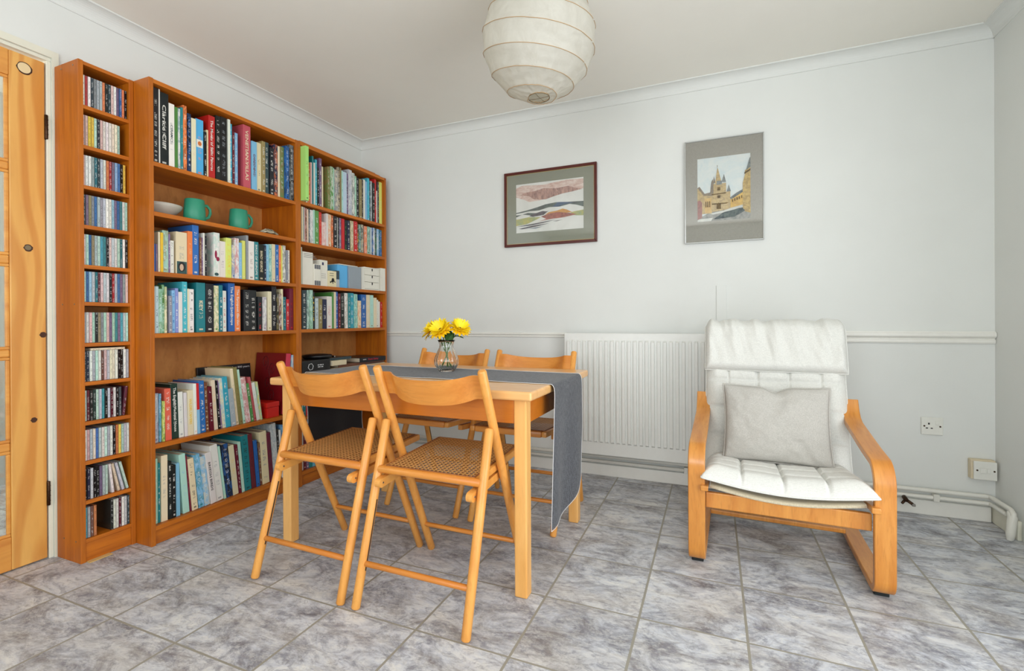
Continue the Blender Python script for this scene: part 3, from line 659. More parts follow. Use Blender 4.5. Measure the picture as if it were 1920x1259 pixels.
# ---------------- paper lantern
def lantern():
    t=thing('paper_lantern','round white rice paper lantern shade hanging from the ceiling','pendant lamp',(1.878,-1.186,2.344))
    Rr=.222; cz=-.279; PAP=bpy.data.materials.new('rice_paper'); n=NT(PAP); v=n.co(); a=n.noise(v,14,5,.7,1.0); n.l(n.ramp(a,(.35,rgb(210,207,197)),(.65,rgb(228,226,217))),n.b.inputs['Base Color']); n.b.inputs['Roughness'].default_value=.8
    tl=n.a('ShaderNodeBsdfTranslucent'); tl.inputs[0].default_value=rgb(222,218,206); mx=n.a('ShaderNodeMixShader'); mx.inputs[0].default_value=.45; n.l(n.b.outputs[0],mx.inputs[1]); n.l(tl.outputs[0],mx.inputs[2]); n.l(mx.outputs[0],n.n['Material Output'].inputs[0]); n.bump(a,.5,.006)
    NR=8.5; tilt=.20
    def rib(ph,k): # k 0..1 bottom to top; ph azimuth; spiral with tilted turns
        return k
    def pt(u,lat):
        az=2*PI*u; w=1.0
        # phase of nearest rib for the scalloping
        ph=(lat/PI+.5)*NR+u+ .55*sin(az+2.3)*cos(lat)
        sc=abs(sin(PI*ph)); r=Rr*(1-.022*sc**.8)+.003*mnoise.noise(Vector((cos(az)*5,sin(az)*5,lat*9)))
        return Vector((r*cos(lat)*cos(az),r*cos(lat)*sin(az),cz+r*1.02*sin(lat)))
    l0,l1=-PI/2+.19,PI/2-.22
    b=MB(); b.grid(lambda u,v:pt(u,l0+(l1-l0)*v),96,110,cu=True); b.obj('paper_shade',PAP,t,4)
    CANEM=mat('bamboo_rib',rgb(186,150,104),.6)
    for k in range(0,int(NR)+1):
        P=[]
        for i in range(96):
            u=i/96
            # solve lat such that ph == integer k (closed tilted ring; the spiral term is spread over the turn)
            lat=0
            for _ in range(30):
                f=(lat/PI+.5)*NR+.5*0+.55*sin(2*PI*u+2.3)*cos(lat)+u-k; lat-=f*PI/NR*.8
                lat=max(l0,min(l1,lat))
            P.append(pt(u,lat)+(pt(u,lat)-Vector((0,0,cz))).normalized()*.001)
        b=MB(); b.tube(P,.0011,5,rnd=False,cap=False); b.obj('bamboo_rib',CANEM,t,4)
    WR=mat('wire_ring',rgb(120,104,80),.5,.5)
    for l in (l0,l1):
        r=Rr*cos(l); z=cz+Rr*1.02*sin(l); b=MB(); b.tube([(r*cos(2*PI*i/32),r*sin(2*PI*i/32),z) for i in range(32)],.0014,6,closed=True); rr=b.obj('wire_ring',WR,t,4)
        if l==l0:
            b=MB(); b.tube([(-r,0,z),(0,.002,z-.002),(r,0,z)],.001,5); b.tube([(0,-r,z),(0,0,z+.003),(.01,r,z)],.001,5); b.obj('wire_hook',WR,t,4)
    MB().tube([(0,0,-.001),(0,0,-.10)],.003,8).obj('flex',WHITEP,t,4)
    MB().lathe([(0,0),(.035,0),(.033,-.012),(.012,-.022),(0,-.022)],24).obj('ceiling_rose',WHITEP,t,SM)
    b=MB(); b.lathe([(0,-.10),(.016,-.10),(.018,-.135),(.020,-.15),(0,-.15)],20); b.obj('lamp_holder',WHITEP,t,SM)
    b=MB(); b.lathe([(0,-.15),(.012,-.152),(.013,-.17),(.026,-.20),(.030,-.225),(.022,-.248),(0,-.256)],20); b.obj('light_bulb',WHITEP,t,SM)
lantern()
# ---------------- pictures
def flat(name,polys,mats,parent,M):
    me=bpy.data.meshes.new(name); V=[];Fc=[];MI=[]
    for k,(pts,mi) in enumerate(polys):
        Fc.append(list(range(len(V),len(V)+len(pts)))); MI.append(mi)
        for p in pts: V.append(M@Vector((p[0],-.00025*(k+1),p[1])))
    me.from_pydata(V,[],Fc)
    o=new_obj(name,me,mats,parent)
    for p,mi in zip(me.polygons,MI): p.material_index=mi
    return o
def wash(name,c1,c2,sc=18,st=(1,1,1)):
    m=bpy.data.materials.new(name); n=NT(m); v=n.co(st); a=n.noise(v,sc,5,.65,.8); n.l(n.ramp(a,(.36,c1),(.62,c2)),n.b.inputs['Base Color']); n.b.inputs['Roughness'].default_value=.6; return m
def picture(label,x0,x1,z0,z1,fw_,fm,matm,art,inner,fd=.022):
    t=thing('framed_picture',label,'picture',((x0+x1)/2,0,(z0+z1)/2),0,'framed paintings on the back wall'); w=(x1-x0)/2; h=(z1-z0)/2
    b=MB(); 
    for p in (((-w,h),(w,h),(w-fw_,h-fw_),(-w+fw_,h-fw_)),((-w,-h),(w,-h),(w-fw_,-h+fw_),(-w+fw_,-h+fw_)),((-w,-h),(-w,h),(-w+fw_,h-fw_),(-w+fw_,-h+fw_)),((w,-h),(w,h),(w-fw_,h-fw_),(w-fw_,-h+fw_))): b.prism(p,-fd,-.0015,'y')
    f=b.obj('frame',fm,t); md=f.modifiers.new('b','BEVEL'); md.width=.0025; md.segments=2; md.limit_method='ANGLE'
    ax0,ax1,az0,az1=[q-c for q,c in zip(art,(((x0+x1)/2),)*2+(((z0+z1)/2),)*2)]
    MB().box(-w+fw_,w-fw_,-fd*.55,-.002,-h+fw_,h-fw_).obj('backing_board',PAPERW,t)
    b=MB(); y0,y1=-fd*.55-.002,-fd*.55; W_,H_=w-fw_,h-fw_
    b.box(-W_,ax0,y0,y1,-H_,H_); b.box(ax1,W_,y0,y1,-H_,H_); b.box(ax0,ax1,y0,y1,az1,H_); b.box(ax0,ax1,y0,y1,-H_,az0); mt=b.obj('mount',matm,t)
    if inner is not None:
        b=MB(); e=.003
        for q in ((-W_,W_,H_-e,H_),(-W_,W_,-H_,-H_+e),(-W_,-W_+e,-H_,H_),(W_-e,W_,-H_,H_)): b.box(q[0],q[1],y0-.001,y0,q[2],q[3],mi=0)
        b.obj('gilt_slip',inner,t)
    M=Matrix.Translation((ax0,-fd*.55-.0001,az0))@Matrix.Diagonal((ax1-ax0,1,az1-az0,1))
    MB().box(-W_,W_,-fd*.75-.001,-fd*.75,-H_,H_).obj('glass_pane',GL,t)
    return t,M
GILT=mat('gilt',rgb(196,160,84),.4,.6); MAH=mat('mahogany_frame',rgb(84,26,18),.3); SILV=mat('silver_frame',rgb(200,202,200),.3,.7)
MT1=fabric('green_grey_mount',rgb(136,140,122),rgb(124,128,112),700,.9,5,.05); MT2=fabric('warm_grey_mount',rgb(150,147,136),rgb(132,130,120),500,.9,5,.05)
t,M=picture('watercolour of snowy hills under a pink cloud in a dark red wooden frame',1.2145,1.843,1.457,1.9535,.017,MAH,MT1,(1.299,1.7575,1.5475,1.870),GILT)
A0=[wash('wc_paper',rgb(226,228,222),rgb(214,216,210),6),wash('wc_cloud',rgb(196,160,146),rgb(222,206,196),20,(1,1,2.5)),wash('wc_cloud_dark',rgb(128,92,88),rgb(190,150,134),34,(2.5,1,.6)),wash('wc_hill',rgb(32,48,50),rgb(80,98,90),30),wash('wc_blue',rgb(24,54,92),rgb(50,84,116),30),wash('wc_ochre',rgb(190,128,40),rgb(206,152,50),25),wash('wc_rust',rgb(120,48,32),rgb(172,90,72),40),wash('wc_field',rgb(186,176,84),rgb(140,158,112),20),wash('wc_ink',rgb(34,30,44),rgb(74,62,76),40)]
def ell(cx,cz,rx,rz,n=22,j=.12,sd=1):
    random.seed(sd); return [(cx+rx*cos(2*PI*i/n)*(1+random.uniform(-j,j)),cz+rz*sin(2*PI*i/n)*(1+random.uniform(-j,j))) for i in range(n)]
PL=[([(0,0),(1,0),(1,1),(0,1)],0),([(0,.74),(.12,.68),(.2,.62),(.42,.64),(.6,.70),(.78,.74),(1,.78),(1,.97),(.75,.985),(.4,.94),(.1,.97),(0,.93)],1),([(.06,.78),(.2,.74),(.28,.66),(.45,.64),(.56,.68),(.7,.72),(.84,.74),(.98,.77),(.9,.80),(.78,.86),(.6,.84),(.42,.87),(.3,.83),(.16,.82)],2),
([(.15,.45),(.3,.49),(.45,.54),(.6,.56),(.75,.545),(1,.53),(1,.42),(.9,.47),(.8,.50),(.66,.465),(.5,.475),(.35,.43),(.2,.43),(0,.40),(0,.42)],3),([(.55,.475),(.63,.56),(.75,.545),(.86,.52),(.72,.50),(.64,.465)],4),([(0,.33),(.1,.375),(.2,.35),(.3,.325),(.38,.345),(.5,.40),(.3,.38),(.18,.40),(.08,.37),(0,.37)],3),([(.28,.37),(.4,.41),(.48,.39),(.42,.33),(.26,.31),(.2,.33)],8),
([(0,.15),(0,.28),(.2,.31),(.38,.29),(.3,.24),(.16,.17)],7),([(.82,.33),(.88,.345),(1,.36),(1,.25),(.9,.26),(.84,.28)],7),([(.44,.33),(.5,.375),(.62,.39),(.7,.42),(.76,.395),(.84,.33),(.7,.33),(.56,.35)],5),([(.38,.30),(.5,.345),(.62,.36),(.72,.34),(.84,.31),(.9,.28),(.72,.245),(.55,.235),(.42,.22),(.2,.165),(.34,.20),(.46,.245)],6),
([(.0,.13),(.16,.155),(.42,.19),(.6,.215),(.4,.165),(.2,.135)],8),([(.04,.085),(.25,.13),(.5,.15),(.3,.105),(.1,.075)],8),([(.56,.185),(.7,.20),(.62,.18)],8),([(.2,.075),(.42,.10),(.3,.07)],4)]
flat('artwork',PL,A0,t,M)
t,M=picture('watercolour of an old stone clock tower in a thin silver frame',2.3575,2.767,1.405,1.9945,.006,SILV,MT2,(2.4265,2.700,1.5275,1.8885),None)
B0=[wash('tw_sky',rgb(196,212,214),rgb(214,220,216),14),wash('tw_stone',rgb(150,124,66),rgb(190,162,92),60),wash('tw_shadow',rgb(74,62,44),rgb(120,98,58),60),wash('tw_roof',rgb(64,74,80),rgb(106,116,112),60),wash('tw_road',rgb(86,90,88),rgb(132,134,126),25),wash('tw_red',rgb(112,44,34),rgb(150,66,48),40),wash('tw_yellow',rgb(206,168,72),rgb(186,146,62),40),wash('tw_pave',rgb(204,206,196),rgb(188,192,186),20)]
PL=[([(0,0),(1,0),(1,1),(0,1)],0),([(0,.05),(.30,.16),(1,.18),(1,.0),(.0,.0)],4),([(.24,.12),(.5,.15),(.86,.23),(.86,.19),(.6,.13),(.3,.10)],7),([(0,.0),(.0,.04),(.30,.05),(.26,.0)],7),
([(.06,.12),(.0,.16),(0,.54),(.04,.50),(.12,.42),(.28,.40),(.28,.12)],1),([(0,.54),(.04,.56),(.14,.44),(.30,.46),(.28,.40),(.12,.41),(.04,.50)],2),([(.14,.13),(.14,.36),(.27,.37),(.27,.13)],6),([(0,.03),(0,.33),(.05,.34),(.09,.30),(.09,.06)],5),
([(.28,.14),(.28,.58),(.55,.58),(.55,.16)],1),([(.24,.40),(.27,.62),(.30,.66),(.31,.58),(.31,.40)],2),([(.55,.16),(.55,.44),(.63,.44),(.63,.18)],1),([(.56,.44),(.60,.55),(.64,.44)],3),([(.34,.58),(.385,.82),(.395,.82),(.47,.58)],1),([(.30,.58),(.32,.70),(.35,.60)],2),([(.47,.60),(.51,.72),(.55,.59)],3),([(.37,.56),(.37,.62),(.47,.62),(.47,.56)],3),([(.38,.865),(.385,.80),(.392,.865)],2),
([(.63,.18),(.63,.34),(.75,.40),(.88,.44),(.88,.22)],6),([(.62,.34),(.75,.41),(.88,.46),(.88,.42),(.75,.36),(.64,.31)],3),([(.86,.12),(.86,.55),(.90,.68),(.90,.74),(1,.78),(1,.08)],1),([(.92,.74),(.99,.93),(1,.93),(1,.78)],3),([(.89,.71),(1,.76),(1,.73),(.89,.68)],2),([(.28,.42),(.55,.43),(.55,.415),(.28,.405)],2),([(.28,.27),(.55,.27),(.62,.275),(.55,.255),(.28,.255)],2),([(.385,.47),(.385,.52),(.44,.52),(.44,.47)],2),([(.385,.35),(.385,.39),(.44,.39),(.44,.35)],2),([(.37,.18),(.37,.25),(.41,.28),(.45,.25),(.45,.18)],2),([(.30,.02),(.5,.12),(.85,.17),(.9,.12),(.7,.04)],3)]
for k in range(3): PL.append(([(.155+.037*k,.22),(.155+.037*k,.31),(.172+.037*k,.31),(.172+.037*k,.22)],2))
for k in range(5): PL.append(([(.66+.042*k,.27+.012*k),(.66+.042*k,.31+.012*k),(.678+.042*k,.31+.012*k),(.678+.042*k,.27+.012*k)],2))
flat('artwork',PL,B0,t,M)
# ---------------- books
PALC=dict(k=(24,26,29),d=(52,70,76),g=(138,144,150),w=(226,224,216),s=(176,186,192),c=(226,212,178),r=(196,38,40),p=(222,178,172),o=(228,122,60),y=(236,196,48),b=(44,104,176),l=(132,184,218),t=(34,128,136),m=(172,214,196),v=(126,100,136),n=(112,66,44),u=(104,28,44),e=(84,140,70),a=(58,170,190),h=(146,130,84),N=(28,38,70),R=(190,84,96),C=(222,98,84),Y=(214,218,110),D=(44,56,66),B=(190,210,218),G=(34,56,46),V=(140,150,206),O=(80,176,222))
CN=dict(k='black',d='dark slate',g='grey',w='white',s='silver-grey',c='cream',r='red',p='pale pink',o='orange',y='yellow',b='blue',l='light blue',t='teal',m='mint green',v='violet',n='brown',u='maroon',e='green',a='turquoise',h='olive brown',N='navy blue',R='dusty red',C='coral',Y='lime yellow',D='dark navy grey',B='pale blue-grey',G='dark green',V='periwinkle blue',O='sky blue')
NC={v:k for k,v in CN.items()}
ORD='first second third fourth fifth sixth seventh eighth ninth tenth eleventh twelfth thirteenth fourteenth fifteenth sixteenth seventeenth eighteenth nineteenth twentieth'.split()
TE='twenty thirty'.split()
def ordn(i): # 0-based
    if i<20: return ORD[i]
    i+=1
    return (TE[i//10-2]+'-'+ORD[i%10-1]) if i%10 else {30:'thirtieth',40:'fortieth'}[i]
def cover_mat():
    m=bpy.data.materials.new('printed_cover'); n=NT(m); oi=n.a('ShaderNodeObjectInfo')
    def at(nm):
        x=n.a('ShaderNodeAttribute'); x.attribute_type='OBJECT'; x.attribute_name=nm; return x
    ink=at('ink').outputs['Color']; pat=at('pattern').outputs['Fac']; dim=n.a('ShaderNodeSeparateXYZ'); n.l(at('size').outputs['Vector'],dim.inputs[0])
    v=n.co(); sp=n.a('ShaderNodeSeparateXYZ'); n.l(v,sp.inputs[0])
    wv=n.a('ShaderNodeVectorMath',operation='ADD'); n.l(v,wv.inputs[0]); cb=n.a('ShaderNodeCombineXYZ'); r=n.m('MULTIPLY',oi.outputs['Random'],37.0); n.l(r,cb.inputs[0]); n.l(r,cb.inputs[1]); n.l(r,cb.inputs[2]); n.l(cb.outputs[0],wv.inputs[1]); q=wv.outputs[0]
    ty=n.m('DIVIDE',sp.outputs[1],dim.outputs[1]); tz=n.m('DIVIDE',sp.outputs[2],dim.outputs[2])
    geo=n.a('ShaderNodeNewGeometry'); front=n.m('LESS_THAN',sp.outputs[0],2)  # spine mask by position
    front=n.m('GREATER_THAN',sp.outputs[0],-.0025)
    band=n.m('LESS_THAN',n.m('ABSOLUTE',n.m('SUBTRACT',ty,.5)),.22)
    mp=n.a('ShaderNodeMapping'); mp.inputs['Scale'].default_value=(0,110,330); n.l(q,mp.inputs[0]); gly=n.noise(mp.outputs[0],1,1,.5)
    mp2=n.a('ShaderNodeMapping'); mp2.inputs['Scale'].default_value=(0,0,34); n.l(q,mp2.inputs[0]); wd=n.noise(mp2.outputs[0],1,1,.5)
    zr=n.m('MULTIPLY',n.m('GREATER_THAN',tz,.10),n.m('LESS_THAN',tz,.93))
    let=n.m('MULTIPLY',n.m('MULTIPLY',n.m('GREATER_THAN',gly,.52),n.m('GREATER_THAN',wd,.50)),n.m('MULTIPLY',band,zr)); let=n.m('MULTIPLY',let,front)
    # publisher mark near the foot
    mk=n.m('MULTIPLY',n.m('LESS_THAN',n.m('ABSOLUTE',n.m('SUBTRACT',sp.outputs[2],.014)),.004),n.m('LESS_THAN',n.m('ABSOLUTE',n.m('SUBTRACT',ty,.5)),.22)); mk=n.m('MULTIPLY',mk,n.m('MULTIPLY',front,n.m('GREATER_THAN',oi.outputs['Random'],.45)))
    isL=n.m('COMPARE',pat,1,.1); isA=n.m('COMPARE',pat,2,.1); isP=n.m('COMPARE',pat,0,.1); isH=n.m('COMPARE',pat,3,.1)
    mp3=n.a('ShaderNodeMapping'); mp3.inputs['Scale'].default_value=(30,60,24); n.l(q,mp3.inputs[0]); art=n.noise(mp3.outputs[0],1,4,.7,.8)
    af=n.ramp(art,(.44,(0,0,0,1)),(.56,(1,1,1,1))); 
    base=oi.outputs['Color']
    pl=n.m('MULTIPLY',n.m('MULTIPLY',let,n.m('LESS_THAN',n.m('ABSOLUTE',n.m('SUBTRACT',tz,.5)),.22)),n.m('MULTIPLY',isP,.45))
    f=n.m('ADD',n.m('ADD',n.m('MULTIPLY',n.m('MULTIPLY',let,isL),.8),pl),n.m('MULTIPLY',n.m('MULTIPLY',af,isA),.6))
    f=n.m('ADD',f,n.m('MULTIPLY',n.m('LESS_THAN',tz,.48),isH)); f=n.m('MINIMUM',1,n.m('ADD',f,n.m('MULTIPLY',mk,.7)))
    col=n.mix(f,base,ink); col=n.mix(n.m('MULTIPLY',n.m('MULTIPLY',let,isA),.5),col,n.mix(1.0,base,(.9,.9,.85,1))) 
    n.l(col,n.b.inputs['Base Color']); n.b.inputs['Roughness'].default_value=.38; return m
COVER=cover_mat()
random.seed(11)
def jit(c,a=9):
    d=random.uniform(-a,a); return [max(4,min(250,x+d+random.uniform(-a/2,a/2))) for x in PALC[c]]
def paintobj(o,c,ink,pat,size):
    j=jit(c); o.color=(lin(j[0]),lin(j[1]),lin(j[2]),1); k=PALC[ink]; o['ink']=[lin(k[0]),lin(k[1]),lin(k[2])]; o['pattern']=float(pat); o['size']=size
def book_mesh(t,h,d):
    b=MB(); w=min(.0022,t*.2)
    b.box(-d,-.0012,0,w,0,h,.0006,seg=1); b.box(-d,-.0012,t-w,t,0,h,.0006,seg=1); b.box(-.0024,0,0,t,0,h,.0009,seg=2)
    return b.mesh('book')
def page_mesh(t,h,d):
    w=min(.0022,t*.2); b=MB(); b.box(-d+.003,-.0025,w,t-w,.0025,h-.0035); return b.mesh('pages')
CAT={1:'lettered',0:'plain',2:'patterned',3:'two-tone'}
def book(shelf,i,x,y0,y1,z,h,tilt,spec,title,grp,nth):
    t=y1-y0; dl=.19 if 'fifth shelf of left' in shelf else .235; d=min(dl,max(.10,h*.76)); d=min(d,x-.018)
    c,ink,st=spec[0],spec[1],spec[2]; pat={'L':1,'P':0,'A':2,'T':0,'H':3,'F':0}[st]
    o=new_obj('book',book_mesh(t,h,d),COVER); o.location=(x,y0,z+.0004); o.rotation_euler=(tilt,0,0)
    paintobj(o,c,ink,pat,[d,t,h])
    new_obj('page_block',page_mesh(t,h,d),PAGES,o)
    sz='tall ' if h>.27 else ('thin ' if t<.012 else ('thick ' if t>.032 else ('small ' if h<.17 else '')))
    det={1:f' with {CN[ink]} lettering' if ink!=c else ' with lettering',2:f' mottled with {CN[ink]}',0:'',3:f' with {CN[ink]} lower half'}[pat]
    if title: det=f' with {CN[ink]} title'
    tag(o,f'{sz}{CN[c]} book{det}, {nth} from left, {shelf}','book',grp)
    if title:
        rows=title.split('|'); L=h*(.80 if len(title)>12 else .58); hh=t*.52; L=min(L,hh*.78*len(title)); me=text_mesh(title,L,hh if any(ch in title for ch in 'gypQ') else hh*.8)
        # reads from head to tail: glyph x -> -z, glyph y -> +y, facing +x
        for v in me.vertices: v.co=Vector((.0005,t/2+v.co.y,h*.53-v.co.x))
        IN=bpy.data.materials.get('ink_'+CN[ink]) or mat('ink_'+CN[ink],rgb(*PALC[ink]),.5)
        new_obj('spine_title',me,IN,o)
    return o
SH=dict(topL=('top shelf of left bookcase',1.662,-1.6600,-.9030),topR=('top shelf of corner bookcase',1.675,-.8620,-.0900),s2R=('second shelf of corner bookcase',1.438,-.8620,-.0900),s4R=('fourth shelf of corner bookcase',.920,-.8620,-.0900),s3L=('third shelf of left bookcase',1.186,-1.6600,-.9030),s4L=('fourth shelf of left bookcase',.917,-1.6600,-.9030),s5L=('fifth shelf of left bookcase',.437,-1.6600,-.9030),s6L=('bottom shelf of left bookcase',.083,-1.6600,-.9030))
BK={}
BK["topL"]=[(-1.651,-1.626,0.333,0.0,'black','white','lettered',''),
(-1.626,-1.62,0.331,0.0,'white','grey','plain',''),
(-1.62,-1.58,0.325,0.0,'black','white','plain','Clarice Cliff'),
(-1.579,-1.553,0.29,0.0,'white','dark slate','plain','CERAMICS'),
(-1.552,-1.538,0.283,0.0,'green','dark slate','plain',''),
(-1.538,-1.527,0.281,0.0,'white','teal','patterned',''),
(-1.526,-1.515,0.29,0.0,'teal','white','plain',''),
(-1.515,-1.496,0.305,0.0,'orange','brown','patterned',''),
(-1.492,-1.476,0.276,0.0,'black','blue','patterned',''),
(-1.474,-1.451,0.261,0.0,'cream','pale pink','plain',''),
(-1.451,-1.412,0.268,0.0,'sky blue','orange','plain',''),
(-1.411,-1.397,0.218,0.0,'black','white','lettered',''),
(-1.396,-1.387,0.232,0.0,'cream','orange','plain',''),
(-1.386,-1.352,0.308,0.0,'red','white','plain','The Monks of Saint Pancras'),
(-1.349,-1.324,0.32,0.0,'black','white','lettered',''),
(-1.324,-1.289,0.324,0.0,'black','grey','lettered',''),
(-1.283,-1.27,0.324,0.0,'white','pale pink','plain',''),
(-1.27,-1.258,0.307,0.0,'turquoise','white','lettered',''),
(-1.255,-1.241,0.273,0.0,'maroon','white','lettered',''),
(-1.241,-1.223,0.272,0.0,'light blue','white','lettered',''),
(-1.192,-1.146,0.342,0.0,'dusty red','cream','plain','VENETIAN VILLAS'),
(-1.142,-1.109,0.262,0.0,'light blue','maroon','plain','GARDENING'),
(-1.107,-1.078,0.266,0.0,'cream','dark slate','plain',''),
(-1.077,-1.055,0.282,0.0,'olive brown','white','lettered',''),
(-1.054,-1.027,0.286,0.0,'dark slate','white','lettered',''),
(-1.024,-0.995,0.265,0.0,'black','white','lettered',''),
(-0.993,-0.965,0.294,0.0,'navy blue','orange','patterned',''),
(-0.964,-0.951,0.291,0.0,'cream','grey','plain',''),
(-0.95,-0.922,0.294,0.0,'olive brown','green','patterned',''),
(-0.921,-0.897,0.304,0.0,'blue','black','patterned',''),
(-0.894,-0.862,0.32,0.0,'black','grey','patterned','')]
BK["topR"]=[(-0.818,-0.804,0.319,0.0,'brown','white','lettered',''),
(-0.804,-0.789,0.257,0.0,'white','orange','plain',''),
(-0.787,-0.766,0.251,0.0,'orange','brown','patterned',''),
(-0.765,-0.754,0.257,0.0,'pale pink','white','plain',''),
(-0.753,-0.741,0.299,0.0,'teal','grey','plain',''),
(-0.74,-0.726,0.263,0.0,'white','pale pink','plain',''),
(-0.725,-0.711,0.286,0.0,'turquoise','white','lettered',''),
(-0.708,-0.693,0.242,0.0,'black','white','lettered',''),
(-0.693,-0.672,0.304,0.0,'violet','white','lettered',''),
(-0.671,-0.659,0.258,0.0,'cream','orange','plain',''),
(-0.615,-0.593,0.274,0.0,'olive brown','green','patterned',''),
(-0.593,-0.57,0.281,0.0,'green','white','patterned',''),
(-0.569,-0.56,0.276,0.0,'mint green','green','plain',''),
(-0.559,-0.524,0.27,0.0,'grey','cream','patterned',''),
(-0.522,-0.507,0.297,0.0,'black','cream','patterned',''),
(-0.507,-0.489,0.298,0.0,'olive brown','brown','plain',''),
(-0.488,-0.475,0.282,0.0,'mint green','dark slate','lettered',''),
(-0.476,-0.443,0.279,0.0,'pale blue-grey','white','plain',''),
(-0.441,-0.422,0.276,0.0,'violet','black','patterned',''),
(-0.422,-0.384,0.311,0.0,'silver-grey','white','patterned',''),
(-0.384,-0.357,0.298,0.0,'white','dark slate','patterned',''),
(-0.356,-0.343,0.283,0.0,'mint green','green','patterned',''),
(-0.341,-0.315,0.278,0.0,'black','white','lettered',''),
(-0.312,-0.285,0.274,0.0,'olive brown','cream','plain',''),
(-0.284,-0.271,0.277,0.0,'black','white','lettered',''),
(-0.271,-0.253,0.281,0.0,'white','grey','plain',''),
(-0.252,-0.227,0.275,0.0,'light blue','teal','plain',''),
(-0.227,-0.206,0.303,0.0,'turquoise','white','plain',''),
(-0.202,-0.188,0.28,0.0,'dark slate','white','lettered',''),
(-0.188,-0.17,0.292,0.0,'silver-grey','dark slate','patterned',''),
(-0.168,-0.143,0.285,0.0,'black','white','lettered',''),
(-0.141,-0.12,0.324,0.0,'red','white','plain',''),
(-0.12,-0.108,0.238,0.0,'white','pale pink','plain',''),
(-0.107,-0.09,0.306,0.0,'dark slate','brown','patterned',''),
(-0.089,-0.059,0.31,0.0,'lime yellow','white','plain','')]
BK["s2R"]=[(-0.839,-0.826,0.219,0.0,'cream','white','plain',''),
(-0.826,-0.816,0.214,0.0,'grey','white','plain',''),
(-0.815,-0.807,0.211,0.0,'pale pink','white','plain',''),
(-0.807,-0.796,0.208,0.0,'brown','pale pink','patterned',''),
(-0.796,-0.783,0.204,0.0,'cream','orange','plain',''),
(-0.782,-0.773,0.216,0.0,'dark slate','grey','patterned',''),
(-0.773,-0.748,0.205,0.0,'white','grey','patterned',''),
(-0.748,-0.735,0.21,0.0,'mint green','white','plain',''),
(-0.734,-0.702,0.209,0.0,'green','white','lettered',''),
(-0.7,-0.678,0.206,0.0,'red','orange','lettered',''),
(-0.677,-0.637,0.151,0.0,'pale pink','white','patterned',''),
(-0.637,-0.621,0.217,0.0,'white','light blue','plain',''),
(-0.621,-0.594,0.215,0.0,'cream','orange','patterned',''),
(-0.593,-0.576,0.208,0.0,'orange','brown','patterned',''),
(-0.575,-0.542,0.207,0.0,'black','white','lettered',''),
(-0.542,-0.535,0.202,0.0,'white','silver-grey','plain',''),
(-0.534,-0.522,0.206,0.0,'black','grey','lettered',''),
(-0.521,-0.501,0.205,0.0,'violet','grey','patterned',''),
(-0.5,-0.476,0.204,0.0,'red','red','plain',''),
(-0.474,-0.451,0.2,0.0,'black','green','lettered',''),
(-0.45,-0.427,0.202,0.0,'navy blue','white','lettered',''),
(-0.418,-0.388,0.206,0.0,'cream','olive brown','patterned',''),
(-0.384,-0.348,0.222,0.0,'red','white','lettered',''),
(-0.348,-0.333,0.198,0.0,'black','yellow','patterned',''),
(-0.332,-0.31,0.196,0.0,'dark slate','mint green','patterned',''),
(-0.309,-0.285,0.2,0.0,'dark slate','cream','patterned',''),
(-0.277,-0.249,0.195,0.0,'orange','pale pink','patterned',''),
(-0.246,-0.217,0.198,0.0,'mint green','dark slate','patterned',''),
(-0.214,-0.199,0.196,0.0,'silver-grey','brown','plain',''),
(-0.199,-0.18,0.197,0.0,'blue','navy blue','patterned',''),
(-0.18,-0.161,0.2,0.0,'white','blue','patterned',''),
(-0.161,-0.142,0.2,0.0,'navy blue','green','patterned',''),
(-0.142,-0.121,0.198,0.0,'light blue','white','patterned',''),
(-0.12,-0.103,0.198,0.0,'teal','blue','patterned',''),
(-0.103,-0.081,0.196,0.0,'blue','green','patterned','')]
BK["s4R"]=[(-0.836,-0.801,0.233,0.0,'dark navy grey','white','lettered',''),
(-0.8,-0.78,0.235,0.0,'mint green','black','patterned',''),
(-0.779,-0.751,0.237,0.0,'mint green','green','patterned',''),
(-0.751,-0.734,0.226,0.0,'black','yellow','lettered',''),
(-0.728,-0.703,0.189,0.0,'silver-grey','black','lettered',''),
(-0.702,-0.672,0.186,0.0,'olive brown','white','lettered',''),
(-0.671,-0.636,0.185,0.0,'navy blue','white','lettered',''),
(-0.631,-0.586,0.205,0.0,'white','red','plain',''),
(-0.586,-0.568,0.233,0.0,'green','grey','plain',''),
(-0.568,-0.545,0.236,0.0,'cream','white','plain',''),
(-0.544,-0.527,0.238,0.0,'blue','white','lettered',''),
(-0.527,-0.506,0.228,0.0,'maroon','pale pink','lettered',''),
(-0.506,-0.472,0.232,0.0,'black','white','lettered',''),
(-0.471,-0.435,0.234,0.0,'white','olive brown','patterned',''),
(-0.434,-0.409,0.236,0.0,'teal','white','lettered',''),
(-0.409,-0.374,0.237,0.0,'turquoise','white','lettered',''),
(-0.372,-0.338,0.232,0.0,'mint green','teal','patterned',''),
(-0.337,-0.301,0.188,0.0,'cream','orange','patterned',''),
(-0.294,-0.242,0.233,0.0,'blue','white','lettered',''),
(-0.241,-0.201,0.233,0.0,'cream','white','lettered',''),
(-0.2,-0.164,0.232,0.0,'mint green','olive brown','plain',''),
(-0.163,-0.129,0.215,0.0,'cream','pale pink','plain',''),
(-0.128,-0.106,0.201,0.0,'white','violet','plain',''),
(-0.105,-0.083,0.19,0.0,'white','pale pink','plain',''),
(-0.077,-0.059,0.187,0.0,'red','white','lettered','')]
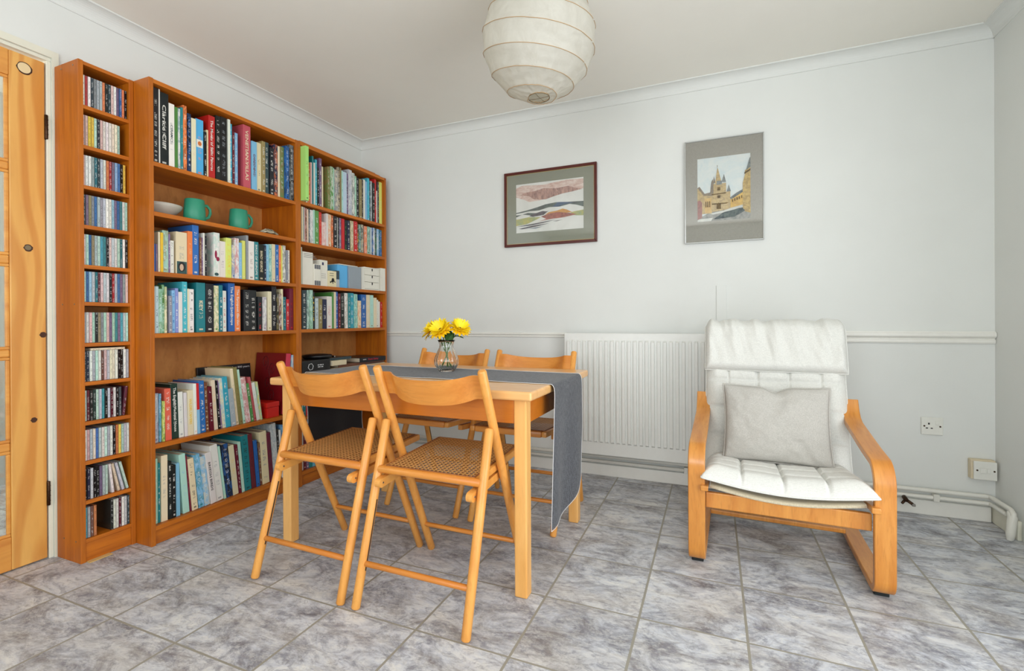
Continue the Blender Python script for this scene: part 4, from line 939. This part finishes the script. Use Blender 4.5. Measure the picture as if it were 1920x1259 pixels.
BK["s3L"]=[(-1.653,-1.642,0.123,0.0,'blue','turquoise','plain',''),
(-1.641,-1.634,0.123,0.0,'violet','white','plain',''),
(-1.633,-1.625,0.177,0.0,'cream','pale pink','plain',''),
(-1.624,-1.613,0.176,0.0,'yellow','orange','plain',''),
(-1.613,-1.588,0.189,0.0,'mint green','olive brown','patterned',''),
(-1.588,-1.581,0.176,0.0,'violet','white','lettered',''),
(-1.581,-1.564,0.148,0.0,'white','black','lettered',''),
(-1.555,-1.505,0.193,0.0,'cream','grey','plain',''),
(-1.504,-1.483,0.203,0.0,'orange','cream','plain',''),
(-1.482,-1.452,0.237,0.0,'blue','white','lettered',''),
(-1.45,-1.441,0.181,0.0,'brown','cream','lettered',''),
(-1.44,-1.432,0.183,0.0,'violet','white','lettered',''),
(-1.432,-1.425,0.206,0.0,'white','mint green','plain',''),
(-1.424,-1.415,0.194,0.0,'black','white','lettered',''),
(-1.379,-1.348,0.218,0.0,'white','mint green','patterned',''),
(-1.346,-1.315,0.181,0.0,'white','violet','plain',''),
(-1.315,-1.287,0.202,0.0,'lime yellow','yellow','lettered',''),
(-1.285,-1.268,0.17,0.0,'cream','blue','patterned',''),
(-1.268,-1.244,0.208,0.0,'white','red','patterned',''),
(-1.244,-1.228,0.188,0.0,'light blue','white','plain',''),
(-1.227,-1.209,0.201,0.0,'lime yellow','cream','plain',''),
(-1.204,-1.191,0.232,0.0,'grey','violet','plain',''),
(-1.19,-1.155,0.205,0.0,'white','brown','plain',''),
(-1.154,-1.127,0.207,0.0,'teal','white','plain','BIRDS OF EUROPE'),
(-1.126,-1.093,0.198,0.0,'black','cream','plain','BIRD GUIDE'),
(-1.092,-1.08,0.196,0.0,'navy blue','white','lettered',''),
(-1.08,-1.062,0.204,0.0,'light blue','white','plain',''),
(-1.062,-1.044,0.207,0.0,'mint green','teal','patterned',''),
(-1.043,-1.023,0.21,0.0,'cream','grey','plain',''),
(-1.022,-1.001,0.21,0.0,'blue','white','lettered',''),
(-0.998,-0.983,0.211,0.0,'orange','white','plain',''),
(-0.983,-0.976,0.208,0.0,'lime yellow','white','plain',''),
(-0.975,-0.955,0.212,0.0,'white','black','patterned',''),
(-0.952,-0.938,0.188,0.0,'grey','white','plain',''),
(-0.938,-0.924,0.19,0.0,'white','grey','lettered','')]
BK["s4L"]=[(-1.654,-1.645,0.206,0.0,'white','mint green','plain',''),
(-1.645,-1.632,0.206,0.0,'pale blue-grey','navy blue','lettered',''),
(-1.632,-1.616,0.196,0.0,'mint green','green','patterned',''),
(-1.616,-1.605,0.215,0.0,'green','mint green','patterned',''),
(-1.605,-1.595,0.207,0.0,'cream','green','patterned',''),
(-1.588,-1.573,0.167,0.0,'grey','white','lettered',''),
(-1.572,-1.558,0.193,0.0,'light blue','blue','lettered',''),
(-1.557,-1.543,0.203,0.0,'periwinkle blue','white','lettered',''),
(-1.543,-1.526,0.187,0.0,'white','cream','plain',''),
(-1.525,-1.502,0.235,0.0,'turquoise','white','lettered',''),
(-1.501,-1.492,0.204,0.0,'cream','mint green','plain',''),
(-1.492,-1.468,0.203,0.0,'white','black','lettered',''),
(-1.456,-1.412,0.236,0.0,'teal','cream','plain','KEY'),
(-1.409,-1.37,0.234,0.0,'black','white','lettered',''),
(-1.367,-1.342,0.227,0.0,'cream','green','patterned',''),
(-1.341,-1.323,0.231,0.0,'teal','white','lettered',''),
(-1.323,-1.303,0.204,0.0,'white','red','lettered',''),
(-1.288,-1.252,0.245,0.0,'blue','white','plain','The English Landscape'),
(-1.252,-1.219,0.233,0.0,'orange','white','plain','The European Garden'),
(-1.202,-1.164,0.216,0.0,'black','white','lettered',''),
(-1.16,-1.121,0.216,0.0,'black','white','lettered',''),
(-1.115,-1.089,0.183,0.0,'black','red','lettered',''),
(-1.085,-1.059,0.183,0.0,'white','violet','patterned',''),
(-1.052,-1.027,0.215,0.0,'cream','olive brown','plain',''),
(-1.024,-0.992,0.244,0.0,'black','white','lettered',''),
(-0.992,-0.978,0.214,0.0,'black','olive brown','patterned',''),
(-0.977,-0.959,0.205,0.0,'brown','white','patterned',''),
(-0.959,-0.946,0.233,0.0,'cream','green','plain',''),
(-0.946,-0.924,0.19,0.0,'teal','black','patterned',''),
(-0.921,-0.902,0.177,0.0,'red','white','lettered',''),
(-0.902,-0.874,0.24,0.0,'maroon','red','plain','')]
BK["s5L"]=[(-1.651,-1.634,0.217,0.0,'silver-grey','violet','patterned',''),
(-1.632,-1.622,0.213,0.0,'light blue','teal','patterned',''),
(-1.621,-1.61,0.179,0.0,'lime yellow','green','patterned',''),
(-1.607,-1.579,0.232,-0.005,'coral','white','lettered',''),
(-1.578,-1.546,0.249,-0.006,'dark green','white','plain','The English Medieval House'),
(-1.546,-1.523,0.209,-0.006,'white','grey','plain',''),
(-1.522,-1.508,0.203,-0.005,'white','cream','plain',''),
(-1.508,-1.479,0.211,-0.003,'cream','yellow','plain','WILDFLOWERS'),
(-1.479,-1.464,0.239,-0.024,'white','pale pink','plain',''),
(-1.463,-1.45,0.239,-0.02,'red','light blue','two-tone',''),
(-1.449,-1.421,0.248,-0.02,'blue','white','lettered',''),
(-1.421,-1.402,0.237,-0.026,'brown','cream','lettered',''),
(-1.401,-1.382,0.216,-0.023,'maroon','white','lettered',''),
(-1.381,-1.36,0.245,-0.028,'cream','yellow','plain',''),
(-1.359,-1.346,0.239,-0.029,'black','white','lettered',''),
(-1.345,-1.337,0.24,-0.029,'violet','white','plain',''),
(-1.336,-1.318,0.25,-0.027,'cream','light blue','patterned',''),
(-1.321,-1.294,0.255,-0.028,'turquoise','white','lettered',''),
(-1.292,-1.264,0.192,-0.024,'silver-grey','white','plain',''),
(-1.263,-1.246,0.292,-0.045,'cream','olive brown','plain',''),
(-1.245,-1.225,0.298,-0.052,'olive brown','brown','plain',''),
(-1.224,-1.21,0.285,-0.057,'mint green','dark slate','plain',''),
(-1.208,-1.177,0.241,-0.045,'white','red','patterned',''),
(-1.176,-1.159,0.207,-0.041,'green','white','lettered',''),
(-1.159,-1.143,0.239,-0.037,'dusty red','maroon','plain',''),
(-1.142,-1.121,0.207,-0.033,'white','silver-grey','plain',''),
(-1.121,-1.11,0.21,-0.03,'mint green','yellow','patterned','')]
BK["s6L"]=[(-1.651,-1.638,0.285,0.0,'mint green','white','plain',''),
(-1.638,-1.628,0.262,0.0,'teal','white','lettered',''),
(-1.627,-1.598,0.292,0.002,'cream','grey','plain',''),
(-1.597,-1.581,0.259,-0.002,'black','white','lettered',''),
(-1.581,-1.564,0.238,-0.001,'black','white','lettered',''),
(-1.563,-1.544,0.241,-0.007,'light blue','mint green','plain',''),
(-1.53,-1.5,0.277,-0.031,'mint green','light blue','plain',''),
(-1.499,-1.491,0.266,-0.029,'maroon','grey','plain',''),
(-1.49,-1.462,0.247,-0.022,'cream','black','lettered',''),
(-1.459,-1.43,0.259,-0.025,'light blue','teal','patterned',''),
(-1.43,-1.402,0.243,-0.026,'light blue','cream','patterned',''),
(-1.401,-1.372,0.255,-0.032,'white','black','plain','BRITISH BIRDS'),
(-1.371,-1.331,0.283,-0.034,'white','grey','plain',''),
(-1.33,-1.318,0.271,-0.034,'mint green','cream','plain',''),
(-1.318,-1.28,0.273,-0.027,'black','blue','patterned',''),
(-1.28,-1.249,0.258,-0.028,'cream','yellow','plain',''),
(-1.248,-1.234,0.256,-0.025,'maroon','white','lettered',''),
(-1.233,-1.217,0.266,-0.025,'mint green','white','plain',''),
(-1.216,-1.175,0.292,-0.023,'teal','black','lettered',''),
(-1.174,-1.147,0.292,-0.031,'maroon','black','plain',''),
(-1.146,-1.124,0.252,-0.021,'blue','navy blue','plain',''),
(-1.123,-1.11,0.235,-0.015,'brown','olive brown','patterned',''),
(-1.108,-1.062,0.288,-0.022,'cream','grey','lettered',''),
(-1.061,-1.039,0.276,-0.025,'maroon','dark slate','lettered',''),
(-1.038,-1.001,0.319,-0.023,'silver-grey','white','patterned',''),
(-1.0,-0.984,0.282,-0.022,'black','white','lettered',''),
(-0.983,-0.969,0.274,-0.022,'white','dark slate','plain',''),
(-0.968,-0.954,0.298,-0.017,'light blue','blue','patterned','')]
for key,(shelf,z,lo,hi) in SH.items():
    rows=BK[key]; a0=rows[0][0]; a1=rows[-1][1]; b0=max(lo,a0); b1=min(hi,a1)
    px=[];prev=None
    for i,(y0,y1,h,tl,cname,iname,style,title) in enumerate(rows):
        spec=(NC[cname],NC[iname],{'lettered':'L','patterned':'A','two-tone':'H','plain':'P'}[style])
        y0=b0+(y0-a0)*(b1-b0)/(a1-a0); y1=b0+(y1-a0)*(b1-b0)/(a1-a0)
        t=max(.005,(y1-y0)*(.93 if key in('s5L','s6L') else .985)); s=tl/h
        if prev:
            py,ps,ph=prev; m=min(h,ph); s=max(s,ps-(y0-py)/m*.92) if s<0 else s
            if ps>s and False: pass
        if key not in ('s5L','s6L'): s=0
        s=min(0,s)
        x=.262+random.uniform(-.004,.003)
        if key=='topL' and i>=29: x=.274
        ang=math.asin(s) if s else 0
        h=min(h,dict(topL=.332,topR=.319,s2R=.21,s4R=.243,s3L=.236,s4L=.247,s5L=.455,s6L=.33)[key])
        book(shelf,i,x,y0,y0+t,z,h,-ang,spec,title,'books on the '+shelf,ordn(i)); prev=(y0+t/cos(ang),s,h)
# lime book standing proud of the corner bookcase's top shelf
o=book('',0,.330,-.8500,-.8260,1.675,.318,0,'YkP','','books on the top shelf of corner bookcase',''); o['label']='tall lime green book standing proud at left end, top shelf of corner bookcase'; o.color=(lin(168),lin(222),lin(120),1)
o.location=(.322,-.8622,1.6754)
# leaning grey book lying across others on the corner bookcase's fourth shelf
o=book('',0,.268,0,.012,.920,.20,0,'gkP','','books on the fourth shelf of corner bookcase',''); o['label']='grey book lying flat across the tops of others, fourth shelf of corner bookcase'; o.rotation_euler=(-PI/2,0,0); o.location=(.262,-.768+.0,.920+.232); o.rotation_euler=(PI/2*0,0,0)
bpy.data.objects.remove(o.children[0]); bpy.data.objects.remove(o)
# partly hidden books seen between the table and the chairs
for (z,y,sp,hs,sh,grp) in ((.403,-.858,'mwP twL ruL bwL lmP YeA twL cwP bwL rwL',.205,'sixth shelf of corner bookcase','books on the sixth shelf of corner bookcase'),(.403,-.330,'wbP bwA bwL twA lbA eyA kwL bwP',.195,'sixth shelf of corner bookcase','books on the sixth shelf of corner bookcase'),(.083,-.858,'wgP upL vwL twL alA atL kwP',.27,'bottom shelf of corner bookcase','books on the bottom shelf of corner bookcase')):
    for i,s in enumerate(sp.split()):
        t=random.uniform(.018,.030); h=hs+random.uniform(-.02,.02); nth=ordn(i)+('' if y<-.5 or i+y*0>90 else '')
        if y>-.5 or (z==.403 and y>-.45): pass
        o=book(sh,i,.262,y,y+t-.0006,z,h,0,s,'',grp,nth)
        if z==.403 and (y>-.45): o['label']=o['label'].replace('from left','in the right-hand run').replace(' with white lettering','')
        y+=t
# ---------------- other things on the shelves
GREENM=mat('teal_green_glaze',rgb(44,140,110),.45)
def mug(label,y):
    t=thing('mug',label,'mug',(.232,y,1.4463),0,'green mugs'); R0,H_=.0455,.102
    pr=[(0,.0),(R0-.004,0),(R0,.004),(R0-.001,.05),(R0-.005,H_-.002),(R0-.0065,H_),(R0-.008,H_-.002),(R0-.0045,.05),(R0-.005,.008),(0,.006)]
    MB().lathe(pr,40).obj('cup_body',GREENM,t,4)
    MB().tube([(0,R0-.006,.082),(0,R0+.014,.086),(0,R0+.030,.072),(0,R0+.032,.052),(0,R0+.022,.030),(0,R0-.002,.018)],.0052,10,sy=1.4).obj('handle',GREENM,t,4); return t
mug('green glazed mug nearer the camera, beside the pale bowl on the left bookcase',-1.452); mug('green glazed mug further from the camera, beside the shell on the left bookcase',-1.222)
t=thing('bowl','pale grey ceramic bowl at the left end of the mug shelf','bowl',(.170,-1.571,1.4463))
MB().lathe([(0,0),(.032,0),(.034,.005),(.062,.020),(.083,.042),(.088,.056),(.085,.057),(.078,.043),(.058,.025),(.03,.010),(0,.008)],40).obj('bowl_body',mat('grey_stoneware',rgb(190,184,172),.6),t,4)
b=MB()
def shellf(u,v):
    a=2*PI*u; r=v; return Vector((.034*r*cos(a),.058*r*sin(a)*(1+.15*cos(a)),.030-.026*r*r+.0025*sin(a*9)*r+.003*mnoise.noise(Vector((a,r*4,1)))))
b.grid(shellf,40,10,cu=True); SHL=wash('shell',rgb(62,74,64),rgb(196,186,160),60); o=b.obj('seashell',SHL,None,4); o.location=(.235,-1.045,1.4510); sd=o.modifiers.new('t','SOLIDIFY'); sd.thickness=.003; tag(o,'dark oval seashell with pale edges at the right end of the mug shelf','shell')
# stationery shelf of the corner bookcase
zS=1.1863
def bx(name,x0,x1,y0,y1,z0,z1,m,label=None,cat=None,grp=None,par=None,bev=.001):
    o=MB().box(x0,x1,y0,y1,z0,z1,bev).obj(name,m,par)
    if label: tag(o,label,cat,grp)
    return o
PINKW=mat('pinkish_paper',rgb(222,196,196),.8); MINTB=mat('pale_mint_board',rgb(188,200,180),.7)
bx('magazine',.06,.258,-.860,-.848,zS,1.395,PINKW,'pinkish magazine standing at the left end of the stationery shelf','magazine')
bx('magazine',.05,.262,-.846,-.834,zS,1.408,MINTB,'pale green magazine beside the pink one on the stationery shelf','magazine')
bx('archive_box',.05,.262,-.832,-.7515,zS,1.384,PAPERW,'tall white card box file on the stationery shelf','box file')
o=bpy.context.scene.objects['archive_box']
for k,zz in enumerate((1.372,1.362,1.352)): bx('printed_line',.2621,.2625,-.822,-.745+.012*k,zz,zz+.003,mat('grey_print_%d'%k,rgb(130,130,128),.7),par=o,bev=0)
for k in range(3): 
    s=bx('disc_album',.10,.268,-.7495+.0165*k,-.7340+.0165*k,zS,1.318,PAPERW,['left of the three slim white disc sleeves in front of the box file','middle of the three slim white disc sleeves in front of the box file','right of the three slim white disc sleeves in front of the box file'][k],'disc sleeve','slim disc sleeves on the stationery shelf')
    s.location.x=.004
    bx('grey_label',.2681,.2686,-.7490+.0165*k,-.7345+.0165*k,1.288,1.314,mat('label_grey_%d'%k,rgb(110,112,116),.6),par=s,bev=0); bx('grey_label',.2681,.2686,-.7490+.0165*k,-.7345+.0165*k,zS+.002,zS+.030,bpy.data.materials['label_grey_%d'%k],par=s,bev=0)
BX=bpy.data.objects['archive_box']
for o in [BX]:
    for v in o.data.vertices:
        if v.co.x>.2: v.co.x-=.0
o=bx('white_box',.06,.262,-.698,-.632,zS,1.350,PAPERW,'white card box with a small dark emblem, right of the disc sleeves','box'); bx('emblem',.2621,.2626,-.678,-.664,1.318,1.336,mat('emblem_navy',rgb(50,52,92),.6),par=o,bev=0)
for k in range(3): bx('printed_line',.2621,.2625,-.684,-.646,1.262-.012*k,1.265-.012*k,mat('faint_print_%d'%k,rgb(170,170,166),.7),par=o,bev=0)
CRB=mat('cream_board',rgb(224,214,176),.7)
o=bx('small_cream_book',.10,.272,-.630,-.566,zS,1.288,CRB,'small cream booklet box with a black tree figure, before the blue box','box')
b=MB(); b.box(.2722,.2727,-.600,-.594,zS+.020,zS+.050)
for c in ((-.597,zS+.046,.011),(-.605,zS+.036,.007),(-.589,zS+.038,.006),(-.617,zS+.030,.006),(-.580,zS+.032,.004)): b.b.faces.new([b.b.verts.new((.2728,c[0]+c[2]*cos(q*PI/6),c[1]+c[2]*sin(q*PI/6))) for q in range(12)])
b.obj('tree_figure',BLACKP,o)
for k in range(2): bx('printed_line',.2721,.2726,-.624,-.590,1.270-.014*k,1.273-.014*k,mat('dark_print_%d'%k,rgb(90,88,80),.7),par=o,bev=0)
o=book('',0,.268,-.562,-.534,zS,.108,0,'dsH','','',''); o['label']='small dark slate book with silver lower half beside the blue box file'
BLUE=mat('blue_board',rgb(96,180,232),.6); GREYB=mat('blue_grey_board',rgb(150,160,168),.6)
bx('blue_box_file',.04,.250,-.5325,-.440,zS,1.338,BLUE,'sky blue box file in the middle of the stationery shelf','box file')
o=bx('grey_box_file',.05,.262,-.438,-.318,zS,1.338,GREYB,'blue-grey box file between the blue box and the white drawers','box file')
o=bx('envelope_stack',.08,.25,-.520,-.340,1.3395,1.345,PAPERW,'thin stack of pale envelopes lying on top of the box files','envelopes')
t=thing('mini_drawers','small white three-drawer desktop cabinet on the stationery shelf','drawer cabinet',(.285,-.315,zS))
b=MB(); b.box(-.20,-.002,0,.006,0,.158,.001); b.box(-.20,-.002,.162,.168,0,.158,.001); b.box(-.20,-.002,.006,.162,.152,.158,.0005); b.box(-.20,-.002,.006,.162,0,.006,.0005); b.box(-.20,-.194,.006,.162,.006,.152); b.obj('carcass',PAPERW,t)
for k in range(3):
    z0=.0075+k*.0485; dr=MB().box(-.19,.0,.008,.160,z0,z0+.0465,.0015).obj('drawer',PAPERW,t); b=MB(); b.b.faces.new([b.b.verts.new((.0006,.084+p[0],z0+.0455+p[1])) for p in ((-.006,0),(.006,0),(.006,-.012),(.003,-.018),(-.003,-.018),(-.006,-.012))]); b.obj('finger_slot',BLACKP,dr)
bx('white_box',.09,.290,-.142,-.0895,zS,1.352,PAPERW,'plain white card box at the right end of the stationery shelf','box')
# pile on the fifth shelf of the corner bookcase
zP=.6543
def flatbook(x0,x1,y0,y1,z0,z1,c,lab,rz=0,grp='books lying flat in the pile'):
    t=z1-z0; w=y1-y0; d=x1-x0; b=MB(); e=.0025
    b.box(-d,0,0,w,0,e,.0006,seg=1); b.box(-d,0,0,w,t-e,t,.0006,seg=1); b.box(-.003,0,0,w,e,t-e); 
    m=mat('cover_'+lab.split(' ')[0]+str(len(bpy.data.materials)),rgb(*PALC[c]),.35); o=b.obj('flat_book',m); o.location=(x1,y0,z0); o.rotation_euler=(0,0,rz); tag(o,lab,'book',grp); MB().box(-d+.004,-.0032,.003,w-.003,e,t-e).obj('page_block',PAGES,o); return o
flatbook(.06,.285,-.600,-.095,zP,zP+.012,'c','cream folder at the bottom of the pile on the corner bookcase')
flatbook(.07,.280,-.560,-.100,zP+.0125,zP+.030,'n','brown book in the pile under the black art book, corner bookcase')
o=flatbook(.06,.300,-.345,-.098,zP+.0305,zP+.062,'k','black art book with a red title lying on top of the pile'); 
me=text_mesh('Frank~Gehry'.replace('~',' '),.095,.017)
for v in me.vertices: v.co=Vector((.0006,.125+v.co.x,.0165+v.co.y))
new_obj('spine_title',me,mat('red_ink',rgb(220,40,60),.5),o)
WI=mat('white_ink',rgb(220,220,220),.5)
b=MB()
for q,w in ((.032,.006),(.042,.009),(.054,.007)): b.b.faces.new([b.b.verts.new((.0006,q+a*w/2,.018+c*.0025)) for a,c in ((-1,-1),(1,-1),(1,1),(-1,1))])
b.obj('publisher_mark',WI,o); o.rotation_euler=(0,0,-.10); o.location=(.292,-.372,zP+.0305)
flatbook(.12,.292,-.625,-.500,zP+.0305,zP+.062,'c','thick cream block of a paperback beside the black camera box')
o=flatbook(.10,.262,-.628,-.420,zP+.0625,zP+.078,'d','dark slate book in the pile under the round black case')
t=thing('camera_box','black box with small white logos at the left of the pile','box',(.282,-.858,zP))
MB().box(-.20,0,0,.225,0,.078,.004).obj('box_body',BLACKP,t)
b=MB(); b.tube([(.0008,.065+.020*cos(k*PI/3+.2),.040+.020*sin(k*PI/3+.2)) for k in range(6)],.0016,6,closed=True); b.obj('hexagon_logo',WI,t)
b=MB()
for z_,ws in ((.046,(.010,.007,.012,.008)),(.034,(.008,.011,.006,.010))):
    q=.125
    for w in ws: b.b.faces.new([b.b.verts.new((.0006,q+a*w/2,z_+c*.003)) for a,c in ((-1,-1),(1,-1),(1,1),(-1,1))]); q+=w+.003
b.obj('printed_text',WI,t)
t=thing('round_case','flat round black case lying on top of the black camera box','case',(.190,-.650,zP+.0792)); MB().lathe([(0,0),(.078,0),(.088,.008),(.092,.014),(.086,.022),(.05,.027),(0,.028)],40).obj('case_body',BLACKP,t,4)
MB().tube([(.05,.08,.006),(.075,.075,.008)],.006,8).obj('clip',METAL,t,4)
# fifth shelf of the left bookcase: album, red box, landscape book
zA=.4373
t=tag(new_obj('photo_album',book_mesh(.034,.345,.235),COVER),'big dark red album leaning at the right end of the fifth shelf','album'); paintobj(t,'u','r',0,[.235,.034,.345]); t.color=(lin(120),lin(14),lin(22),1); t.location=(.258,-.984,zA+.0050); t.rotation_euler=(-.10,0,0)
new_obj('page_block',page_mesh(.034,.345,.235),PAGES,t)
b=MB(); b.box(.0003,.0010,.001,.033,.002,.343); b.obj('pink_red_spine',mat('pinkish_red_cloth',rgb(206,60,84),.6),t)
SCR=mat('embossed_scroll',rgb(60,8,14),.5); b=MB()
for cx,cz,s in ((-.10,.25,1),(-.13,.17,-1),(-.09,.10,1),(-.16,.29,-1)):
    b.tube([(cx+.002*k*cos(k*.75)*s,-.0006,cz+.0034*k*sin(k*.75)) for k in range(2,15)],.0014,5)
b.obj('scroll_pattern',SCR,t,4)
t=thing('red_tin_box','small bright red lidded box in front of the dark red album','box',(.262,-1.082,zA)); REDB=mat('red_lacquer',rgb(206,32,24),.3); MB().box(-.14,0,0,.078,0,.056,.002).obj('box_body',REDB,t); MB().box(-.142,.002,-.002,.080,.0565,.084,.003).obj('lid',REDB,t)
o=book('',0,.262,-.917,-.905,zA,.335,0,'lwA','','',''); o['label']='thin light blue book between the red album and the bookcase side'; o.location.y=-.9140; 
t=tag(MB().box(-.012,0,0,.31,0,.29,.001).obj('landscape_book',BLACKP),'black landscape-format book leaning on the back of the fifth shelf','book'); t.location=(.060,-1.31,zA+.002); t.rotation_euler=(0,-.10,0)
me=text_mesh('Glasgow: the first 800 years',.215,.014)
for v in me.vertices: v.co=Vector((.0006,.195+v.co.x,.272+v.co.y))
new_obj('cover_title',me,WI,t)
# printed panels on three spines
def find(sub):
    return next((o for o in COL.objects if sub in o.get('label','')),None)
def decal(o,name,m,y0,y1,z0,z1,shape=0,dx=.0004,parent=None):
    t,h=o['size'][1],o['size'][2]; b=MB(); cy,cz,ry,rz=(y0+y1)/2*t,(z0+z1)/2*h,(y1-y0)/2*t,(z1-z0)/2*h
    pts=[(cy+ry*cos(k*PI/9),cz+rz*sin(k*PI/9)) for k in range(18)] if shape else [(cy-ry,cz-rz),(cy+ry,cz-rz),(cy+ry,cz+rz),(cy-ry,cz+rz)]
    b.b.faces.new([b.b.verts.new((dx,p[0],p[1])) for p in pts]); return b.obj(name,m,parent or o)
TEALD=mat('dark_teal_print',rgb(50,84,84),.5); FACE=mat('pale_face_print',rgb(206,176,150),.6); HAIR=mat('dark_hair_print',rgb(36,34,36),.6); ORP=mat('orange_print',rgb(206,112,50),.5); PURP=mat('crimson_print',rgb(146,26,66),.5)
o=find('cream book, eighth from left, third shelf of left') or find('eighth from left, third shelf of left')
if o:
    p=decal(o,'portrait_print',TEALD,.06,.96,.0,.30); decal(o,'hair_print',HAIR,.16,.84,.06,.29,1,.0007,p); decal(o,'face_print',FACE,.30,.66,.08,.24,1,.0010,p)
o=find('eleventh from left, top shelf of left')
if o:
    p=decal(o,'label_print',PAPERW,.10,.90,.50,.64); decal(o,'roundel_print',ORP,.25,.75,.53,.61,1,.0007,p)
o=find('fifteenth from left, third shelf of left')
if o:
    p=decal(o,'flower_print',PURP,.15,.55,.42,.60,1); decal(o,'petal_print',PURP,.40,.95,.36,.46,1,.0006,p); decal(o,'leaf_print',TEALD,.1,.8,.03,.10,1,.0006,p)
# ---------------- disc cases
CDM=None
def cd_mat():
    m=bpy.data.materials.new('disc_case_spine'); n=NT(m); oi=n.a('ShaderNodeObjectInfo'); x=n.a('ShaderNodeAttribute'); x.attribute_type='OBJECT'; x.attribute_name='ink'
    v=n.co(); sp=n.a('ShaderNodeSeparateXYZ'); n.l(v,sp.inputs[0]); cb=n.a('ShaderNodeCombineXYZ'); n.l(n.m('MULTIPLY',oi.outputs['Random'],91),cb.inputs[2]); ad=n.a('ShaderNodeVectorMath',operation='ADD'); n.l(v,ad.inputs[0]); n.l(cb.outputs[0],ad.inputs[1])
    mp=n.a('ShaderNodeMapping'); mp.inputs['Scale'].default_value=(0,200,360); n.l(ad.outputs[0],mp.inputs[0]); g=n.noise(mp.outputs[0],1,1); mp=n.a('ShaderNodeMapping'); mp.inputs['Scale'].default_value=(0,0,40); n.l(ad.outputs[0],mp.inputs[0]); w=n.noise(mp.outputs[0],1,1)
    L=n.m('MULTIPLY',n.m('MULTIPLY',n.m('GREATER_THAN',g,.5),n.m('GREATER_THAN',w,.5)),n.m('LESS_THAN',n.m('ABSOLUTE',n.m('SUBTRACT',sp.outputs[1],.005)),.0024))
    n.l(n.mix(n.m('MULTIPLY',L,.4),oi.outputs['Color'],x.outputs['Color']),n.b.inputs['Base Color']); n.b.inputs['Roughness'].default_value=.25; return m
CDS=cd_mat(); CDD=mat('dark_case_edge',rgb(34,37,39),.2)  # edges coloured dark to read as the gaps between cases
b=MB(); b.box(-.140,-.0006,0,.0098,0,.1245,.0005,mi=1,seg=1); b.box(-.0012,.0003,.0020,.0080,.001,.1235,mi=0); CDME=b.mesh('disc_case'); CDME.materials.append(CDS); CDME.materials.append(CDD)
CDROWS=['wrwdgssokdpwvbok','ppyymdpwwwccm','pwwgtdsworvlbkyek','dvhgbsgswwlvbtwm','wmbhsmatkpswmtwk','mblstupswkrsbvgp','swpmkhgmpvmtvasm','dNwsmwnpsccwkkws','mukdmsaksuwkd','wpscbswmswkoymsw','kNskkvsm','asno']
y0c,y1c=-1.8615,-1.6995
shn=[ordn(i)+' shelf' for i in range(11)]+['bottom shelf']
def disc(y,z,c,lab,row,ang=0,x=.168):
    o=bpy.data.objects.new('disc_case',CDME); COL.objects.link(o); o.location=(x+random.uniform(-.0015,.0015),y,z+.0004); o.rotation_euler=(-ang,0,0)
    j=jit(c,14); gm=sum(j)/3; j=[gm+(q-gm)*.72 for q in j]; o.color=(lin(j[0]),lin(j[1]),lin(j[2]),1); o['ink']=[.02,.02,.02] if sum(j)>300 else [.7,.7,.68]; tag(o,lab,'disc case','disc cases on the '+row+' of the narrow rack'); return o
for r,(z,s) in enumerate(zip(RACKZ,CDROWS)):
    n_=len(s); p=min(.0103,(y1c-y0c)/n_)
    if n_==17: s=s[:15]
    p=.01035 if len(s)<=15 else .0101
    for i,c in enumerate(s): 
        y=y0c+i*p
        if y+.0098>y1c+.0005: break
        disc(y,z,c,f'{CN[c]} disc case, {ordn(i)} from left on the {shn[r]} of the narrow rack',shn[r])
# leaning and odd ones
disc(-1.7265,.7264-.16,'u','maroon disc case leaning right at the right end of the ninth rack shelf',shn[8],.13) if False else None
o=disc(-1.7250,RACKZ[8],'u','maroon disc case leaning right at the right end of the ninth rack shelf',shn[8],.10); o.location.z+=.0011
for k,(y,a,c,w) in enumerate(((-1.7660,.10,'w','first'),(-1.7435,.20,'c','second'),(-1.7280,.22,'s','third'),(-1.7110,.23,'m','fourth'))):
    disc(y+0,RACKZ[10],c,f'{CN[c]} disc case leaning left on the eleventh rack shelf, {w} of four',shn[10],-a)
for k,(y,c,w) in enumerate(((-1.7700,'k','first'),(-1.7597,'w','second'),(-1.7494,'w','third'),(-1.7391,'u','fourth'),(-1.7288,'w','fifth'),(-1.7185,'s','sixth'),(-1.7082,'d','seventh'))):
    disc(y-.0009,RACKZ[11],c,f'{CN[c]} disc case, {w} of the right-hand group on the bottom rack shelf',shn[11])
# one case lying on top of a row
o=disc(-1.838,RACKZ[7]+.1250,'c','cream disc case lying flat on top of the eighth rack shelf row',shn[7]); o.rotation_euler=(PI/2,0,0); o.rotation_euler=(-PI/2,0,0); o.location=(.168,-1.838,RACKZ[7]+.1252+.0098);
